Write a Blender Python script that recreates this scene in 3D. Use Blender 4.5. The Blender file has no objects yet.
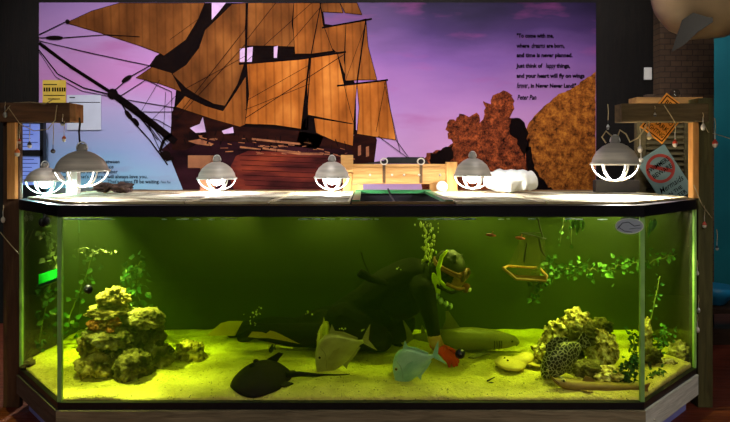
import bpy, bmesh, math, random
from mathutils import Vector, Matrix, noise
SC = bpy.context.scene
COL = SC.collection
F = 550.0; CX = 365.0; HY = 164.0; CZ = 1.75
def X(px, D): return (px-CX)/F*D
def Z(py, D): return CZ-(py-HY)/F*D
def P(px, py, D): return Vector((X(px,D), D, Z(py,D)))
def lin(c):
    def f(v):
        v /= 255.0
        return v/12.92 if v <= .04045 else ((v+.055)/1.055)**2.4
    return (f(c[0]), f(c[1]), f(c[2]), 1.0)

# ---------------------------------------------------------------- materials
def newmat(name):
    m = bpy.data.materials.new(name); m.use_nodes = True
    nt = m.node_tree; nt.nodes.clear()
    out = nt.nodes.new('ShaderNodeOutputMaterial')
    return m, nt, out
def coords(nt, stretch=(1,1,1), rot=(0,0,0)):
    tc = nt.nodes.new('ShaderNodeTexCoord'); mp = nt.nodes.new('ShaderNodeMapping')
    mp.inputs['Scale'].default_value = stretch; mp.inputs['Rotation'].default_value = rot
    nt.links.new(tc.outputs['Object'], mp.inputs['Vector'])
    return mp.outputs['Vector']
def ramp(nt, fac, stops):
    r = nt.nodes.new('ShaderNodeValToRGB')
    el = r.color_ramp.elements
    while len(el) < len(stops): el.new(.5)
    for e, (p, c) in zip(el, stops):
        e.position = p; e.color = lin(c)
    nt.links.new(fac, r.inputs['Fac'])
    return r.outputs['Color']
def M(name, c1, c2=None, scale=6, rough=.6, metal=0, bump=0, stretch=(1,1,1), detail=6, tex='noise', lo=.35, hi=.65,
      bscale=None, alpha=1, spec=.4, sub=0, c3=None, distort=0, rot=(0,0,0), nr=.5):
    m, nt, out = newmat(name)
    b = nt.nodes.new('ShaderNodeBsdfPrincipled')
    b.inputs['Roughness'].default_value = rough; b.inputs['Metallic'].default_value = metal
    b.inputs['Specular IOR Level'].default_value = spec
    nt.links.new(b.outputs[0], out.inputs[0])
    if alpha < 1: b.inputs['Alpha'].default_value = alpha
    c2 = c2 or tuple(v*.82 for v in c1)
    v = coords(nt, stretch, rot)
    if tex == 'noise':
        t = nt.nodes.new('ShaderNodeTexNoise'); t.inputs['Detail'].default_value = detail
        t.inputs['Distortion'].default_value = distort; t.inputs['Roughness'].default_value = nr
        f = t.outputs['Fac']
    elif tex == 'voronoi':
        t = nt.nodes.new('ShaderNodeTexVoronoi'); f = t.outputs['Distance']
    elif tex == 'edge':
        t = nt.nodes.new('ShaderNodeTexVoronoi'); t.feature = 'DISTANCE_TO_EDGE'; f = t.outputs['Distance']
    else:
        t = nt.nodes.new('ShaderNodeTexWave'); t.inputs['Distortion'].default_value = distort
        t.inputs['Detail'].default_value = 2; f = t.outputs['Fac']
    t.inputs['Scale'].default_value = scale
    nt.links.new(v, t.inputs['Vector'])
    stops = [(lo, c1), (hi, c2)] if not c3 else [(lo, c1), ((lo+hi)/2, c2), (hi, c3)]
    nt.links.new(ramp(nt, f, stops), b.inputs['Base Color'])
    if bump:
        bt = nt.nodes.new('ShaderNodeTexNoise'); bt.inputs['Scale'].default_value = bscale or scale*3
        bt.inputs['Detail'].default_value = 6
        nt.links.new(v, bt.inputs['Vector'])
        bp = nt.nodes.new('ShaderNodeBump'); bp.inputs['Strength'].default_value = bump
        bp.inputs['Distance'].default_value = .02
        nt.links.new(bt.outputs['Fac'], bp.inputs['Height']); nt.links.new(bp.outputs[0], b.inputs['Normal'])
    return m
def wood(name, c1, c2, axis='x', rough=.7, scale=3, bump=.3):
    st = {'x': (1,9,9), 'z': (9,9,1), 'y': (9,1,9)}[axis]
    return M(name, c1, c2, scale=scale, stretch=st, rough=rough, bump=bump, bscale=scale*2, distort=.6, lo=.3, hi=.7, spec=.25)
def emis(name, c, s):
    m, nt, out = newmat(name)
    e = nt.nodes.new('ShaderNodeEmission'); e.inputs[0].default_value = lin(c); e.inputs[1].default_value = s
    nt.links.new(e.outputs[0], out.inputs[0]); return m
def glass(name, tint, refl=.06, rough=.02):
    m, nt, out = newmat(name)
    t = nt.nodes.new('ShaderNodeBsdfTransparent'); t.inputs[0].default_value = (*tint, 1)
    g = nt.nodes.new('ShaderNodeBsdfGlossy'); g.inputs['Roughness'].default_value = rough
    fc = nt.nodes.new('ShaderNodeLayerWeight'); fc.inputs['Blend'].default_value = .5
    pw = nt.nodes.new('ShaderNodeMath'); pw.operation = 'POWER'; pw.inputs[1].default_value = 5; nt.links.new(fc.outputs['Facing'], pw.inputs[0])
    lw = nt.nodes.new('ShaderNodeMath'); lw.operation = 'MULTIPLY_ADD'; lw.inputs[1].default_value = .6; lw.inputs[2].default_value = .02; nt.links.new(pw.outputs[0], lw.inputs[0])
    mx = nt.nodes.new('ShaderNodeMixShader')
    nt.links.new(lw.outputs[0], mx.inputs[0]); nt.links.new(t.outputs[0], mx.inputs[1]); nt.links.new(g.outputs[0], mx.inputs[2])
    nt.links.new(mx.outputs[0], out.inputs[0]); return m
def veil(name, c1, c2, trans, scale, stretch, rough=.5, tl=.5, patchy=0):
    """half clear sheet: transparent mixed with diffuse and translucent, streaky"""
    m, nt, out = newmat(name)
    v = coords(nt, stretch)
    t = nt.nodes.new('ShaderNodeTexNoise'); t.inputs['Scale'].default_value = scale; t.inputs['Detail'].default_value = 5
    t.inputs['Distortion'].default_value = .5
    nt.links.new(v, t.inputs['Vector'])
    col = ramp(nt, t.outputs['Fac'], [(.44, c1), (.58, c2)])
    d = nt.nodes.new('ShaderNodeBsdfDiffuse'); tr = nt.nodes.new('ShaderNodeBsdfTranslucent')
    nt.links.new(col, d.inputs[0]); nt.links.new(col, tr.inputs[0])
    a = nt.nodes.new('ShaderNodeMixShader'); a.inputs[0].default_value = tl
    nt.links.new(d.outputs[0], a.inputs[1]); nt.links.new(tr.outputs[0], a.inputs[2])
    tp = nt.nodes.new('ShaderNodeBsdfTransparent')
    mx = nt.nodes.new('ShaderNodeMixShader'); mx.inputs[0].default_value = trans
    if patchy:
        n2 = nt.nodes.new('ShaderNodeTexNoise'); n2.inputs['Scale'].default_value = scale*1.3; n2.inputs['Detail'].default_value = 3; n2.inputs['Distortion'].default_value = 1
        nt.links.new(v, n2.inputs['Vector'])
        r2 = nt.nodes.new('ShaderNodeMapRange'); r2.inputs[1].default_value = .38; r2.inputs[2].default_value = .6; r2.inputs[3].default_value = trans-patchy; r2.inputs[4].default_value = trans+patchy
        nt.links.new(n2.outputs['Fac'], r2.inputs[0]); nt.links.new(r2.outputs[0], mx.inputs[0])
    nt.links.new(a.outputs[0], mx.inputs[1]); nt.links.new(tp.outputs[0], mx.inputs[2])
    nt.links.new(mx.outputs[0], out.inputs[0]); return m

# ---------------------------------------------------------------- scene graph
def tag(o, label=None, cat=None, group=None, kind=None):
    if label: o['label'] = label
    if cat: o['category'] = cat
    if group: o['group'] = group
    if kind: o['kind'] = kind
    return o
def thing(name, label, cat, loc=(0,0,0), group=None, rot=(0,0,0)):
    o = bpy.data.objects.new(name, None); COL.objects.link(o)
    o.empty_display_size = .05
    o.location = loc; o.rotation_euler = rot
    return tag(o, label, cat, group)
def world_origin(o):
    v = Vector((0,0,0))
    while o: v += Vector(o.location); o = o.parent
    return v
class MB:
    def __init__(s): s.bm = bmesh.new()
    def box(s, c, d, rot=None, bev=0):
        r = bmesh.ops.create_cube(s.bm, size=1)
        vs = r['verts']
        m = Matrix.Translation(Vector(c)) @ (rot.to_4x4() if rot else Matrix.Identity(4)) @ Matrix.Diagonal((*d, 1))
        bmesh.ops.transform(s.bm, matrix=m, verts=vs)
        if bev:
            es = list({e for v in vs for e in v.link_edges})
            bmesh.ops.bevel(s.bm, geom=es, offset=bev, segments=2, affect='EDGES', profile=.5)
        return s
    def bb(s, x0, x1, y0, y1, z0, z1, bev=0):
        return s.box(((x0+x1)/2, (y0+y1)/2, (z0+z1)/2), (abs(x1-x0), abs(y1-y0), abs(z1-z0)), None, bev)
    def ball(s, c, r, sub=2, rot=None):
        if not hasattr(r, '__len__'): r = (r, r, r)
        q = bmesh.ops.create_icosphere(s.bm, subdivisions=sub, radius=1)
        m = Matrix.Translation(Vector(c)) @ (rot.to_4x4() if rot else Matrix.Identity(4)) @ Matrix.Diagonal((*r, 1))
        bmesh.ops.transform(s.bm, matrix=m, verts=q['verts']); return s
    def cone(s, a, b, r0, r1=None, n=12):
        a = Vector(a); b = Vector(b); r1 = r0 if r1 is None else r1
        L = (b-a).length
        if L < 1e-6: return s
        q = bmesh.ops.create_cone(s.bm, cap_ends=True, segments=n, radius1=r0, radius2=max(r1, 1e-4), depth=L)
        m = Matrix.Translation((a+b)/2) @ (b-a).to_track_quat('Z', 'Y').to_matrix().to_4x4()
        bmesh.ops.transform(s.bm, matrix=m, verts=q['verts']); return s
    def chain(s, pts, rad, sub=2, n=14):
        for i, (p, r) in enumerate(zip(pts, rad)):
            s.ball(p, r, sub)
            if i: s.cone(pts[i-1], p, rad[i-1], r, n)
        return s
    def tube(s, pts, r, n=8, cyc=False):
        pts = [Vector(p) for p in pts]; m = len(pts); rings = []
        prev = None
        for i, p in enumerate(pts):
            a = pts[(i-1) % m] if (cyc or i > 0) else p
            b = pts[(i+1) % m] if (cyc or i < m-1) else p
            t = (b-a).normalized()
            if prev is None:
                u = t.orthogonal().normalized()
            else:
                u = (prev - t*prev.dot(t))
                u = u.normalized() if u.length > 1e-6 else t.orthogonal().normalized()
            prev = u; w = t.cross(u)
            rr = r[i] if hasattr(r, '__len__') else r
            rings.append([s.bm.verts.new(p+(u*math.cos(k*2*math.pi/n)+w*math.sin(k*2*math.pi/n))*rr) for k in range(n)])
        for i in range(m if cyc else m-1):
            A = rings[i]; B = rings[(i+1) % m]
            for k in range(n):
                s.bm.faces.new((A[k], A[(k+1) % n], B[(k+1) % n], B[k]))
        if not cyc:
            s.bm.faces.new(rings[0][::-1]); s.bm.faces.new(rings[-1])
        return s
    def lathe(s, prof, c=(0,0,0), n=28, close=False):
        c = Vector(c); rings = []
        for (r, z) in prof:
            if r < 1e-5: rings.append([s.bm.verts.new(c+Vector((0,0,z)))])
            else: rings.append([s.bm.verts.new(c+Vector((r*math.cos(k*2*math.pi/n), r*math.sin(k*2*math.pi/n), z))) for k in range(n)])
        for A, B in zip(rings, rings[1:]):
            for k in range(n):
                a0 = A[k % len(A)]; a1 = A[(k+1) % len(A)]; b0 = B[k % len(B)]; b1 = B[(k+1) % len(B)]
                f = []
                for v in (a0, a1, b1, b0):
                    if v not in f: f.append(v)
                if len(f) > 2:
                    try: s.bm.faces.new(f)
                    except ValueError: pass
        return s
    def prism(s, poly, mapf0, mapf1):
        A = [s.bm.verts.new(mapf0(p)) for p in poly]; B = [s.bm.verts.new(mapf1(p)) for p in poly]
        n = len(poly)
        s.bm.faces.new(A); s.bm.faces.new(B[::-1])
        for k in range(n): s.bm.faces.new((A[k], B[k], B[(k+1) % n], A[(k+1) % n]))
        return s
    def slab_xz(s, poly, y0, y1): return s.prism(poly, lambda p: (p[0], y0, p[1]), lambda p: (p[0], y1, p[1]))
    def slab_xy(s, poly, z0, z1): return s.prism(poly, lambda p: (p[0], p[1], z0), lambda p: (p[0], p[1], z1))
    def loft(s, secs, n=20):
        """secs: (x, yc, zc, half width, half height up, half height down)"""
        rings = []
        for (x, yc, zc, w, hu, hd) in secs:
            ring = []
            for k in range(n):
                a = 2*math.pi*k/n
                sv = math.sin(a)
                ring.append(s.bm.verts.new((x, yc+w*math.cos(a), zc+(hu if sv > 0 else hd)*sv)))
            rings.append(ring)
        for A, B in zip(rings, rings[1:]):
            for k in range(n): s.bm.faces.new((A[k], A[(k+1) % n], B[(k+1) % n], B[k]))
        s.bm.faces.new(rings[0][::-1]); s.bm.faces.new(rings[-1])
        return s
    def build(s, name, mat, parent=None, smooth=False, local=False, label=None, cat=None, group=None, kind=None, mods=None):
        bmesh.ops.recalc_face_normals(s.bm, faces=s.bm.faces[:])
        if parent and not local:
            o0 = world_origin(parent)
            for v in s.bm.verts: v.co -= o0
            loc = Vector((0,0,0))
        elif not local:
            xs = [v.co.x for v in s.bm.verts]; ys = [v.co.y for v in s.bm.verts]; zs = [v.co.z for v in s.bm.verts]
            loc = Vector(((min(xs)+max(xs))/2, (min(ys)+max(ys))/2, min(zs)))
            for v in s.bm.verts: v.co -= loc
        else: loc = Vector((0,0,0))
        me = bpy.data.meshes.new(name); s.bm.to_mesh(me); s.bm.free()
        if smooth:
            for p in me.polygons: p.use_smooth = True
        for m in (mat if isinstance(mat, (list, tuple)) else [mat]): me.materials.append(m)
        o = bpy.data.objects.new(name, me); COL.objects.link(o)
        o.location = loc
        if parent: o.parent = parent
        return tag(o, label, cat, group, kind)
def fuse(o, voxel, smooth=4, fn=None):
    """overlapping pieces become one continuous skin"""
    m = o.modifiers.new('r', 'REMESH'); m.mode = 'VOXEL'; m.voxel_size = voxel; m.use_smooth_shade = True
    if smooth:
        k = o.modifiers.new('s', 'SMOOTH'); k.factor = .5; k.iterations = smooth
    dg = bpy.context.evaluated_depsgraph_get(); dg.update()
    me = bpy.data.meshes.new_from_object(o.evaluated_get(dg))
    o.modifiers.clear()
    old = o.data; mats = list(old.materials)
    o.data = me
    me.materials.clear()
    for q in mats: me.materials.append(q)
    for p in me.polygons: p.use_smooth = True; p.material_index = 0
    if fn:
        for v in me.vertices: v.co = fn(v.co)
    return o
def bevel(o, w=.004, seg=2):
    b = o.modifiers.new('bevel', 'BEVEL'); b.width = w; b.segments = seg; b.limit_method = 'ANGLE'; return o
def copy_tree(o, parent=None):
    c = o.copy(); COL.objects.link(c)
    if parent: c.parent = parent
    for ch in list(o.children): copy_tree(ch, c)
    return c
def text_mesh(body, size=1.0, bold=0.0, align='LEFT', shear=0, spacing=1.0):
    cu = bpy.data.curves.new('t', 'FONT'); cu.body = body; cu.size = size; cu.offset = bold
    cu.align_x = align; cu.shear = shear; cu.space_character = spacing; cu.resolution_u = 2
    ob = bpy.data.objects.new('t', cu); COL.objects.link(ob)
    dg = bpy.context.evaluated_depsgraph_get(); dg.update()
    me = bpy.data.meshes.new_from_object(ob.evaluated_get(dg))
    bpy.data.objects.remove(ob); bpy.data.curves.remove(cu)
    return me
def add_text(mb, body, mapf, size, width=None, **k):
    """lettering added to mb; mapf takes the flat (u, v) of the text to a point"""
    me = text_mesh(body, size, **k)
    xs = [v.co.x for v in me.vertices]
    sx = 1.0
    if width and xs: sx = width/(max(xs)-min(xs))
    vs = [mb.bm.verts.new(mapf(v.co.x*sx, v.co.y)) for v in me.vertices]
    for p in me.polygons:
        try: mb.bm.faces.new([vs[i] for i in p.vertices])
        except ValueError: pass
    bpy.data.meshes.remove(me)
def fbm(p, oct=4):
    a = 0; s = 1; w = 1; 
    for i in range(oct):
        a += w*noise.noise(p*s); s *= 2.1; w *= .5
    return a
def rock_mb(seed, dims, rough=.3, sub=4, pit=.25, f=1.2):
    mb = MB()
    bmesh.ops.create_icosphere(mb.bm, subdivisions=sub, radius=1)
    o = Vector((seed*7.13, seed*3.7, seed*1.9)); big = max(dims); q3 = Vector((dims[0]/big, dims[1]/big, dims[2]/big))
    for v in mb.bm.verts:
        p = v.co.copy()
        d = 1 + rough*fbm(p*f+o, 4)
        q = noise.voronoi(p*3.2+o)[0]
        d -= pit*max(0, .32-q[0])
        g = Vector((p.x*dims[0], p.y*dims[1], p.z*dims[2]))
        d += (.016*(1-2*abs(noise.noise(g*22+o))) + .022*noise.noise(g*46+o) + .016*noise.noise(g*85+o) - .05*max(0, .3-noise.voronoi(g*26+o)[0][0]))/big
        v.co = Vector((p.x*dims[0], p.y*dims[1], p.z*dims[2]))*d
    return mb
# ================================================================ materials
m_wood = wood('pine', (206,160,98), (165,115,60), 'x')
m_postl = wood('post_wood_left', (92,64,42), (62,42,27), 'z')
m_beam = wood('beam_wood', (104,72,46), (68,46,30), 'x')
m_endgrain = M('end_grain', (176,122,72), (140,92,50), scale=20, rough=.8)
m_postr = wood('post_wood_right', (92,88,50), (62,58,32), 'z')
m_beamr = wood('beam_wood_right', (92,76,46), (62,50,30), 'x')
m_weath = wood('weathered_board', (150,136,106), (104,94,72), 'x', scale=4)
m_pale = wood('pale_board', (226,226,212), (184,184,170), 'x', scale=4)
m_blue = M('blue_panel', (150,154,226), (124,128,204), scale=3, rough=.6)
m_black = M('black_plastic', (16,16,18), (24,24,26), rough=.4, scale=20)
m_rim = M('rim_black', (22,18,26), (14,12,16), rough=.35, scale=8)
m_dark = M('dark_wall_paint', (26,22,20), (16,14,13), rough=.85, scale=2)
m_alu = M('spun_aluminium', (220,211,196), (190,182,170), rough=.5, metal=.3, scale=3, stretch=(1,1,14))
m_wire = M('bright_wire', (225,225,220), (200,200,196), rough=.35, metal=.3, scale=10)
m_cord = M('black_cord', (18,16,15), (26,24,22), rough=.6, scale=20)
m_line = M('pale_string', (190,172,130), (160,140,100), rough=.8, scale=30)
m_white = M('white_paint', (232,230,222), (214,212,204), rough=.5, scale=8)

# ================================================================ the room
ceil_z = 4.3
def struct(name, x0, x1, y0, y1, z0, z1, m):
    return tag(MB().bb(x0, x1, y0, y1, z0, z1).build(name, m), kind='structure')
struct('floor', -6, 6, -1.5, 8, -.1, 0, wood('floor_boards', (112,50,32), (76,32,20), 'x', rough=.5))
struct('ceiling', -6, 6, -1.5, 8, ceil_z, ceil_z+.1, m_dark)
struct('wall_left', -6.1, -6, -1.5, 8, 0, ceil_z, m_dark)
struct('wall_right', 6, 6.1, -1.5, 8, 0, ceil_z, m_dark)
struct('wall_rear', -6, 6, -1.6, -1.5, 0, ceil_z, m_dark)
struct('wall_back', -6, 3.45, 6.04, 6.14, 0, ceil_z, wood('dark_planks', (20,15,12), (11,9,8), 'z', rough=.9))
struct('wall_far', 2.5, 6, 7.6, 7.7, 0, ceil_z, M('teal_paint', (22,128,140), (10,100,114), scale=.7, rough=.7))
struct('trim_teal', 3.9, 6, 7.57, 7.6, Z(33,7.6), Z(18,7.6), M('grey_trim', (120,140,146), rough=.7))
# stone faced column on the right
def shingle_mat():
    m, nt, out = newmat('column_blocks')
    b = nt.nodes.new('ShaderNodeBsdfPrincipled'); b.inputs['Roughness'].default_value = .85
    v = coords(nt, (1,1,1), (math.pi/2,0,0))
    br = nt.nodes.new('ShaderNodeTexBrick'); br.inputs['Scale'].default_value = 4.2
    br.inputs['Color1'].default_value = lin((84,62,42)); br.inputs['Color2'].default_value = lin((70,50,34)); br.inputs['Mortar'].default_value = lin((48,34,22))
    br.inputs['Mortar Size'].default_value = .02
    nt.links.new(v, br.inputs['Vector']); nt.links.new(br.outputs['Color'], b.inputs['Base Color'])
    t = nt.nodes.new('ShaderNodeTexNoise'); t.inputs['Scale'].default_value = 14; nt.links.new(v, t.inputs['Vector'])
    bp = nt.nodes.new('ShaderNodeBump'); bp.inputs['Strength'].default_value = .5; bp.inputs['Distance'].default_value = .03
    nt.links.new(t.outputs['Fac'], bp.inputs['Height']); nt.links.new(bp.outputs[0], b.inputs['Normal'])
    nt.links.new(b.outputs[0], out.inputs[0]); return m
struct('column_stone', X(660,5.9), X(714,5.9), 5.9, 6.04, 0, ceil_z, shingle_mat())

# ================================================================ the mural
YM = 6.0
mural = thing('wall_mural', 'huge printed mural of a sailing ship and rocks under a purple sky', 'mural', (0, YM, 1.0))
def sky_mat():
    m, nt, out = newmat('mural_sky')
    b = nt.nodes.new('ShaderNodeBsdfPrincipled'); b.inputs['Roughness'].default_value = .55
    b.inputs['Specular IOR Level'].default_value = .05
    tc = nt.nodes.new('ShaderNodeTexCoord'); sp = nt.nodes.new('ShaderNodeSeparateXYZ')
    nt.links.new(tc.outputs['Object'], sp.inputs[0])
    def mr(o, a, c):
        q = nt.nodes.new('ShaderNodeMapRange'); q.inputs[1].default_value = a; q.inputs[2].default_value = c
        nt.links.new(o, q.inputs[0]); return q.outputs[0]
    top = Z(2,YM)-1.0; bot = Z(195,YM)-1.0
    n = nt.nodes.new('ShaderNodeTexNoise'); n.inputs['Scale'].default_value = .9; n.inputs['Detail'].default_value = 6
    mp = nt.nodes.new('ShaderNodeMapping'); mp.inputs['Scale'].default_value = (.7,1,2.2); nt.links.new(tc.outputs['Object'], mp.inputs[0]); nt.links.new(mp.outputs[0], n.inputs[0])
    v0 = mr(sp.outputs[2], top, bot)
    ad = nt.nodes.new('ShaderNodeMath'); ad.operation = 'MULTIPLY_ADD'; ad.inputs[1].default_value = .34; nt.links.new(n.outputs[0], ad.inputs[0])
    sb = nt.nodes.new('ShaderNodeMath'); sb.operation = 'SUBTRACT'; sb.inputs[1].default_value = .17; nt.links.new(v0, sb.inputs[0]); nt.links.new(sb.outputs[0], ad.inputs[2])
    L = ramp(nt, ad.outputs[0], [(0,(134,104,156)), (.22,(164,124,176)), (.42,(186,126,184)), (.58,(168,156,200)), (.78,(132,158,200)), (1,(116,176,196))])
    R = ramp(nt, ad.outputs[0], [(0,(30,22,48)), (.14,(58,40,84)), (.30,(106,72,134)), (.55,(156,110,168)), (.75,(184,134,182)), (1,(190,150,190))])
    u = mr(sp.outputs[0], X(100,YM), X(430,YM))
    mx = nt.nodes.new('ShaderNodeMix'); mx.data_type = 'RGBA'
    nt.links.new(u, mx.inputs[0]); nt.links.new(L, mx.inputs[6]); nt.links.new(R, mx.inputs[7])
    # pink cloud streaks of the print
    n2 = nt.nodes.new('ShaderNodeTexNoise'); n2.inputs['Scale'].default_value = 1.6; n2.inputs['Detail'].default_value = 5
    mp2 = nt.nodes.new('ShaderNodeMapping'); mp2.inputs['Location'].default_value = (3.1,0,1.4); mp2.inputs['Scale'].default_value = (.8,1,3.2); nt.links.new(tc.outputs['Object'], mp2.inputs[0]); nt.links.new(mp2.outputs[0], n2.inputs[0])
    cf = nt.nodes.new('ShaderNodeMapRange'); cf.inputs[1].default_value = .56; cf.inputs[2].default_value = .75; cf.inputs[4].default_value = .38; nt.links.new(n2.outputs[0], cf.inputs[0])
    m2 = nt.nodes.new('ShaderNodeMix'); m2.data_type = 'RGBA'; m2.inputs[7].default_value = lin((150,62,124))
    nt.links.new(cf.outputs[0], m2.inputs[0]); nt.links.new(mx.outputs[2], m2.inputs[6])
    nt.links.new(m2.outputs[2], b.inputs['Base Color']); nt.links.new(b.outputs[0], out.inputs[0]); return m
MB().bb(X(39,YM), X(596,YM), YM, YM+.04, 1.0, Z(2.5,YM)).build('printed_panel', sky_mat(), mural)
MX0, MX1, MZ1 = X(39.4,YM), X(595.6,YM), Z(3,YM)
def print_poly(poly, layer, name, mat, mb=None):
    """flat piece of the print lying on the panel; pixel outline turned into metres on the wall"""
    y = YM-.0012*layer
    pts = [(min(MX1, max(MX0, X(a,YM))), min(MZ1, Z(b,YM))) for a, b in poly]
    own = mb is None; mb = mb or MB()
    mb.slab_xz(pts, y-.0004, y+.0004)
    return mb.build(name, mat, mural) if own else mb
def ribbon(mb, pts, w, layer):
    y = YM-.0012*layer
    q = [Vector((min(MX1, max(MX0, X(a,YM))), y, min(MZ1, Z(b,YM)))) for a, b in pts]
    w *= YM/F/2
    for a, b in zip(q, q[1:]):
        d = b-a
        if d.length < 1e-5: continue
        n = Vector((-d.z, 0, d.x)).normalized()*w
        vs = [mb.bm.verts.new(p) for p in (a+n, b+n, b-n, a-n)]
        mb.bm.faces.new(vs)
def sail_mat(name, c1, c2, c3):
    m = M(name, c1, c2, scale=2.0, stretch=(1.5,1,.8), rough=.7, detail=7, lo=.32, hi=.7, c3=c3, spec=0)
    nt = m.node_tree; b = [n for n in nt.nodes if n.type == 'BSDF_PRINCIPLED'][0]
    src = b.inputs['Base Color'].links[0].from_socket
    w = nt.nodes.new('ShaderNodeTexWave'); w.inputs['Scale'].default_value = 3.6; w.inputs['Distortion'].default_value = 4.0
    w.inputs['Detail Scale'].default_value = .35
    nt.links.new(coords(nt, (1,1,.18), (0,.12,0)), w.inputs['Vector'])
    k = nt.nodes.new('ShaderNodeMapRange'); k.inputs[1].default_value = .02; k.inputs[2].default_value = .2; k.inputs[3].default_value = .3; k.inputs[4].default_value = 0
    nt.links.new(w.outputs['Fac'], k.inputs[0])
    mx = nt.nodes.new('ShaderNodeMix'); mx.data_type = 'RGBA'; mx.inputs[7].default_value = lin((58,26,10))
    nt.links.new(k.outputs[0], mx.inputs[0]); nt.links.new(src, mx.inputs[6]); nt.links.new(mx.outputs[2], b.inputs['Base Color'])
    return m
s_dk = sail_mat('sail_print_brown', (132,80,38), (98,56,27), (58,33,17))
s_md = sail_mat('sail_print_tan', (156,92,40), (120,67,29), (80,44,20))
s_br = sail_mat('sail_print_orange', (202,126,56), (158,88,34), (104,54,22))
m_ink = M('mural_dark_print', (13,8,9), (20,12,11), rough=1, scale=4, spec=0)
m_hull = M('mural_hull_print', (34,16,18), (82,32,28), scale=2.6, stretch=(.5,1,2.0), rough=.7, detail=8, lo=.36, hi=.68, c3=(126,52,34), spec=0)
m_hulld = M('mural_hull_dark', (20,10,11), (44,20,16), scale=6, stretch=(.6,1,2), rough=.7, detail=8, spec=0)
sails = [
 ([(66,23),(92,11),(120,1),(205,0),(198,20),(186,40),(164,56),(161,54),(140,46),(100,33)], s_dk, 3),
 ([(222,14),(232,4),(246,3),(247,30),(245,62),(238,84),(225,106),(214,104),(200,97),(186,88),(172,74),(186,65),(199,48),(205,30)], s_dk, 3),
 ([(136,78),(152,67),(172,73),(182,92),(160,84)], s_dk, 3),
 ([(176,107),(185,96),(206,106),(223,111),(236,92),(246,76),(247,124),(240,127),(212,119)], s_md, 4),
 ([(248,0),(294,0),(292,24),(296,47),(270,46),(246,46)], s_dk, 4),
 ([(294,0),(320,0),(323,24),(333,51),(312,54),(295,54),(293,24)], s_md, 5),
 ([(247,63),(278,61),(309,58),(306,85),(301,129),(274,125),(245,124),(249,95)], s_br, 6),
 ([(311,56),(337,52),(343,80),(350,110),(354,124),(338,121),(308,115),(307,86)], s_br, 5),
 ([(322,27),(346,24),(344,60),(348,84),(337,53),(328,45)], s_md, 3),
 ([(346,24),(366,19),(368,46),(377,80),(360,80),(345,81),(345,50)], s_md, 4),
 ([(357,83),(386,80),(390,108),(396,140),(376,137),(357,134),(359,108)], s_br, 4),
 ([(338,85),(357,83),(354,118),(353,146),(334,141),(316,133),(314,118),(352,124)], s_br, 3),
 ([(320,0),(340,0),(343,13),(322,12)], s_dk, 4),
 ([(340,0),(357,0),(362,15),(345,13)], s_dk, 4),
]
for poly, mt, ly in sails: print_poly(poly, ly, 'sail', mt)
b = MB()
for poly, mt, ly in sails:
    ribbon(b, poly+poly[:1], .55, ly+.5)
b.build('sail_seams', m_ink, mural)
b = MB()
print_poly([(172,76),(200,60),(226,12),(230,0),(322,0),(325,24),(345,27),(346,60),(356,86),(356,134),(330,144),(240,140),(176,126),(173,108),(184,96)], 1.5, '', None, b)
for poly, ly in [([(149,66),(156,56),(186,38),(196,18),(203,-2),(232,-2),(224,12),(208,30),(203,48),(190,66),(176,80)], 2),
                 ([(177,83),(190,88),(212,101),(225,106),(240,82),(248,70),(249,92),(228,116),(206,112),(184,101),(174,110)], 2),
                 ([(252,47),(296,45),(296,60),(252,63)], 2), ([(300,128),(307,115),(330,122),(318,150),(296,146)], 2),
                 ([(300,60),(311,57),(308,130),(301,130)], 2)]:
    print_poly(poly, ly, '', None, b)
b.build('sail_shadow_print', m_ink, mural)
b = MB()
print_poly([(161,150),(170,142),(172,112),(177,104),(212,119),(245,126),(300,131),(320,134),(352,140),(356,130),(372,133),(376,140),(374,163),(352,168),(344,197),(186,197),(179,180),(171,160)], 1, '', None, b)
b.build('ship_hull', M('mural_hull_base', (22,11,14), (48,22,28), scale=3, stretch=(.6,1,1.6), rough=.8, detail=8, spec=0), mural)
print_poly([(250,150),(300,153),(346,158),(344,196),(236,196),(228,172),(236,156)], 1.7, 'hull_planking', m_hull)
b = MB()
print_poly([(172,112),(180,106),(245,127),(300,131),(352,142),(354,150),(300,147),(240,142),(205,140),(186,150),(172,150)], 2, '', None, b)
print_poly([(352,140),(357,131),(374,133),(377,140),(374,164),(353,168)], 2, '', None, b)
b.build('ship_rail', m_hulld, mural)
# glints of sky between the spars, and gold trim on the hull
m_gap = M('mural_lilac', (206,168,214), rough=.7)
for poly in [[(240,49),(253,47),(252,62),(240,62)], [(274,47),(278,46),(277,58),(274,58)], [(190,128),(200,124),(203,117),(206,132),(196,133)], [(222,131),(233,127),(234,133),(224,134)], [(212,0),(226,0),(219,12),(212,20)]]:
    print_poly(poly, 7, 'sky_gap_print', m_gap)
m_gold = M('mural_gold', (160,96,52), (116,60,34), scale=12, rough=.7)
for poly in [[(188,141),(200,139),(214,144),(211,146),(196,144)], [(252,138),(300,143),(300,145),(252,140)], [(262,147),(300,152),(330,153),(330,155),(300,155),(262,149)], [(358,146),(361,145),(361,155),(358,156)], [(366,147),(369,146),(369,156),(366,157)], [(240,146),(262,149),(262,150),(240,148)]]:
    print_poly(poly, 3, 'hull_trim_print', m_gold)
b = MB(); random.seed(9)   # plank lines, ports and deck clutter of the printed hull
for k in range(9):
    y0 = 150+k*5; ribbon(b, [(238+k, y0), (290, y0+2), (344, y0+4)], .5, 4)
for k in range(34):
    px = random.uniform(180, 345); py = 128+(px-180)*.07+random.uniform(0, 14); ribbon(b, [(px,py),(px+random.uniform(-3,3),py+random.uniform(2,8))], random.uniform(.5,1.6), 4)
random.seed(10)
b.build('plank_lines', m_ink, mural); b = MB()
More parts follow.
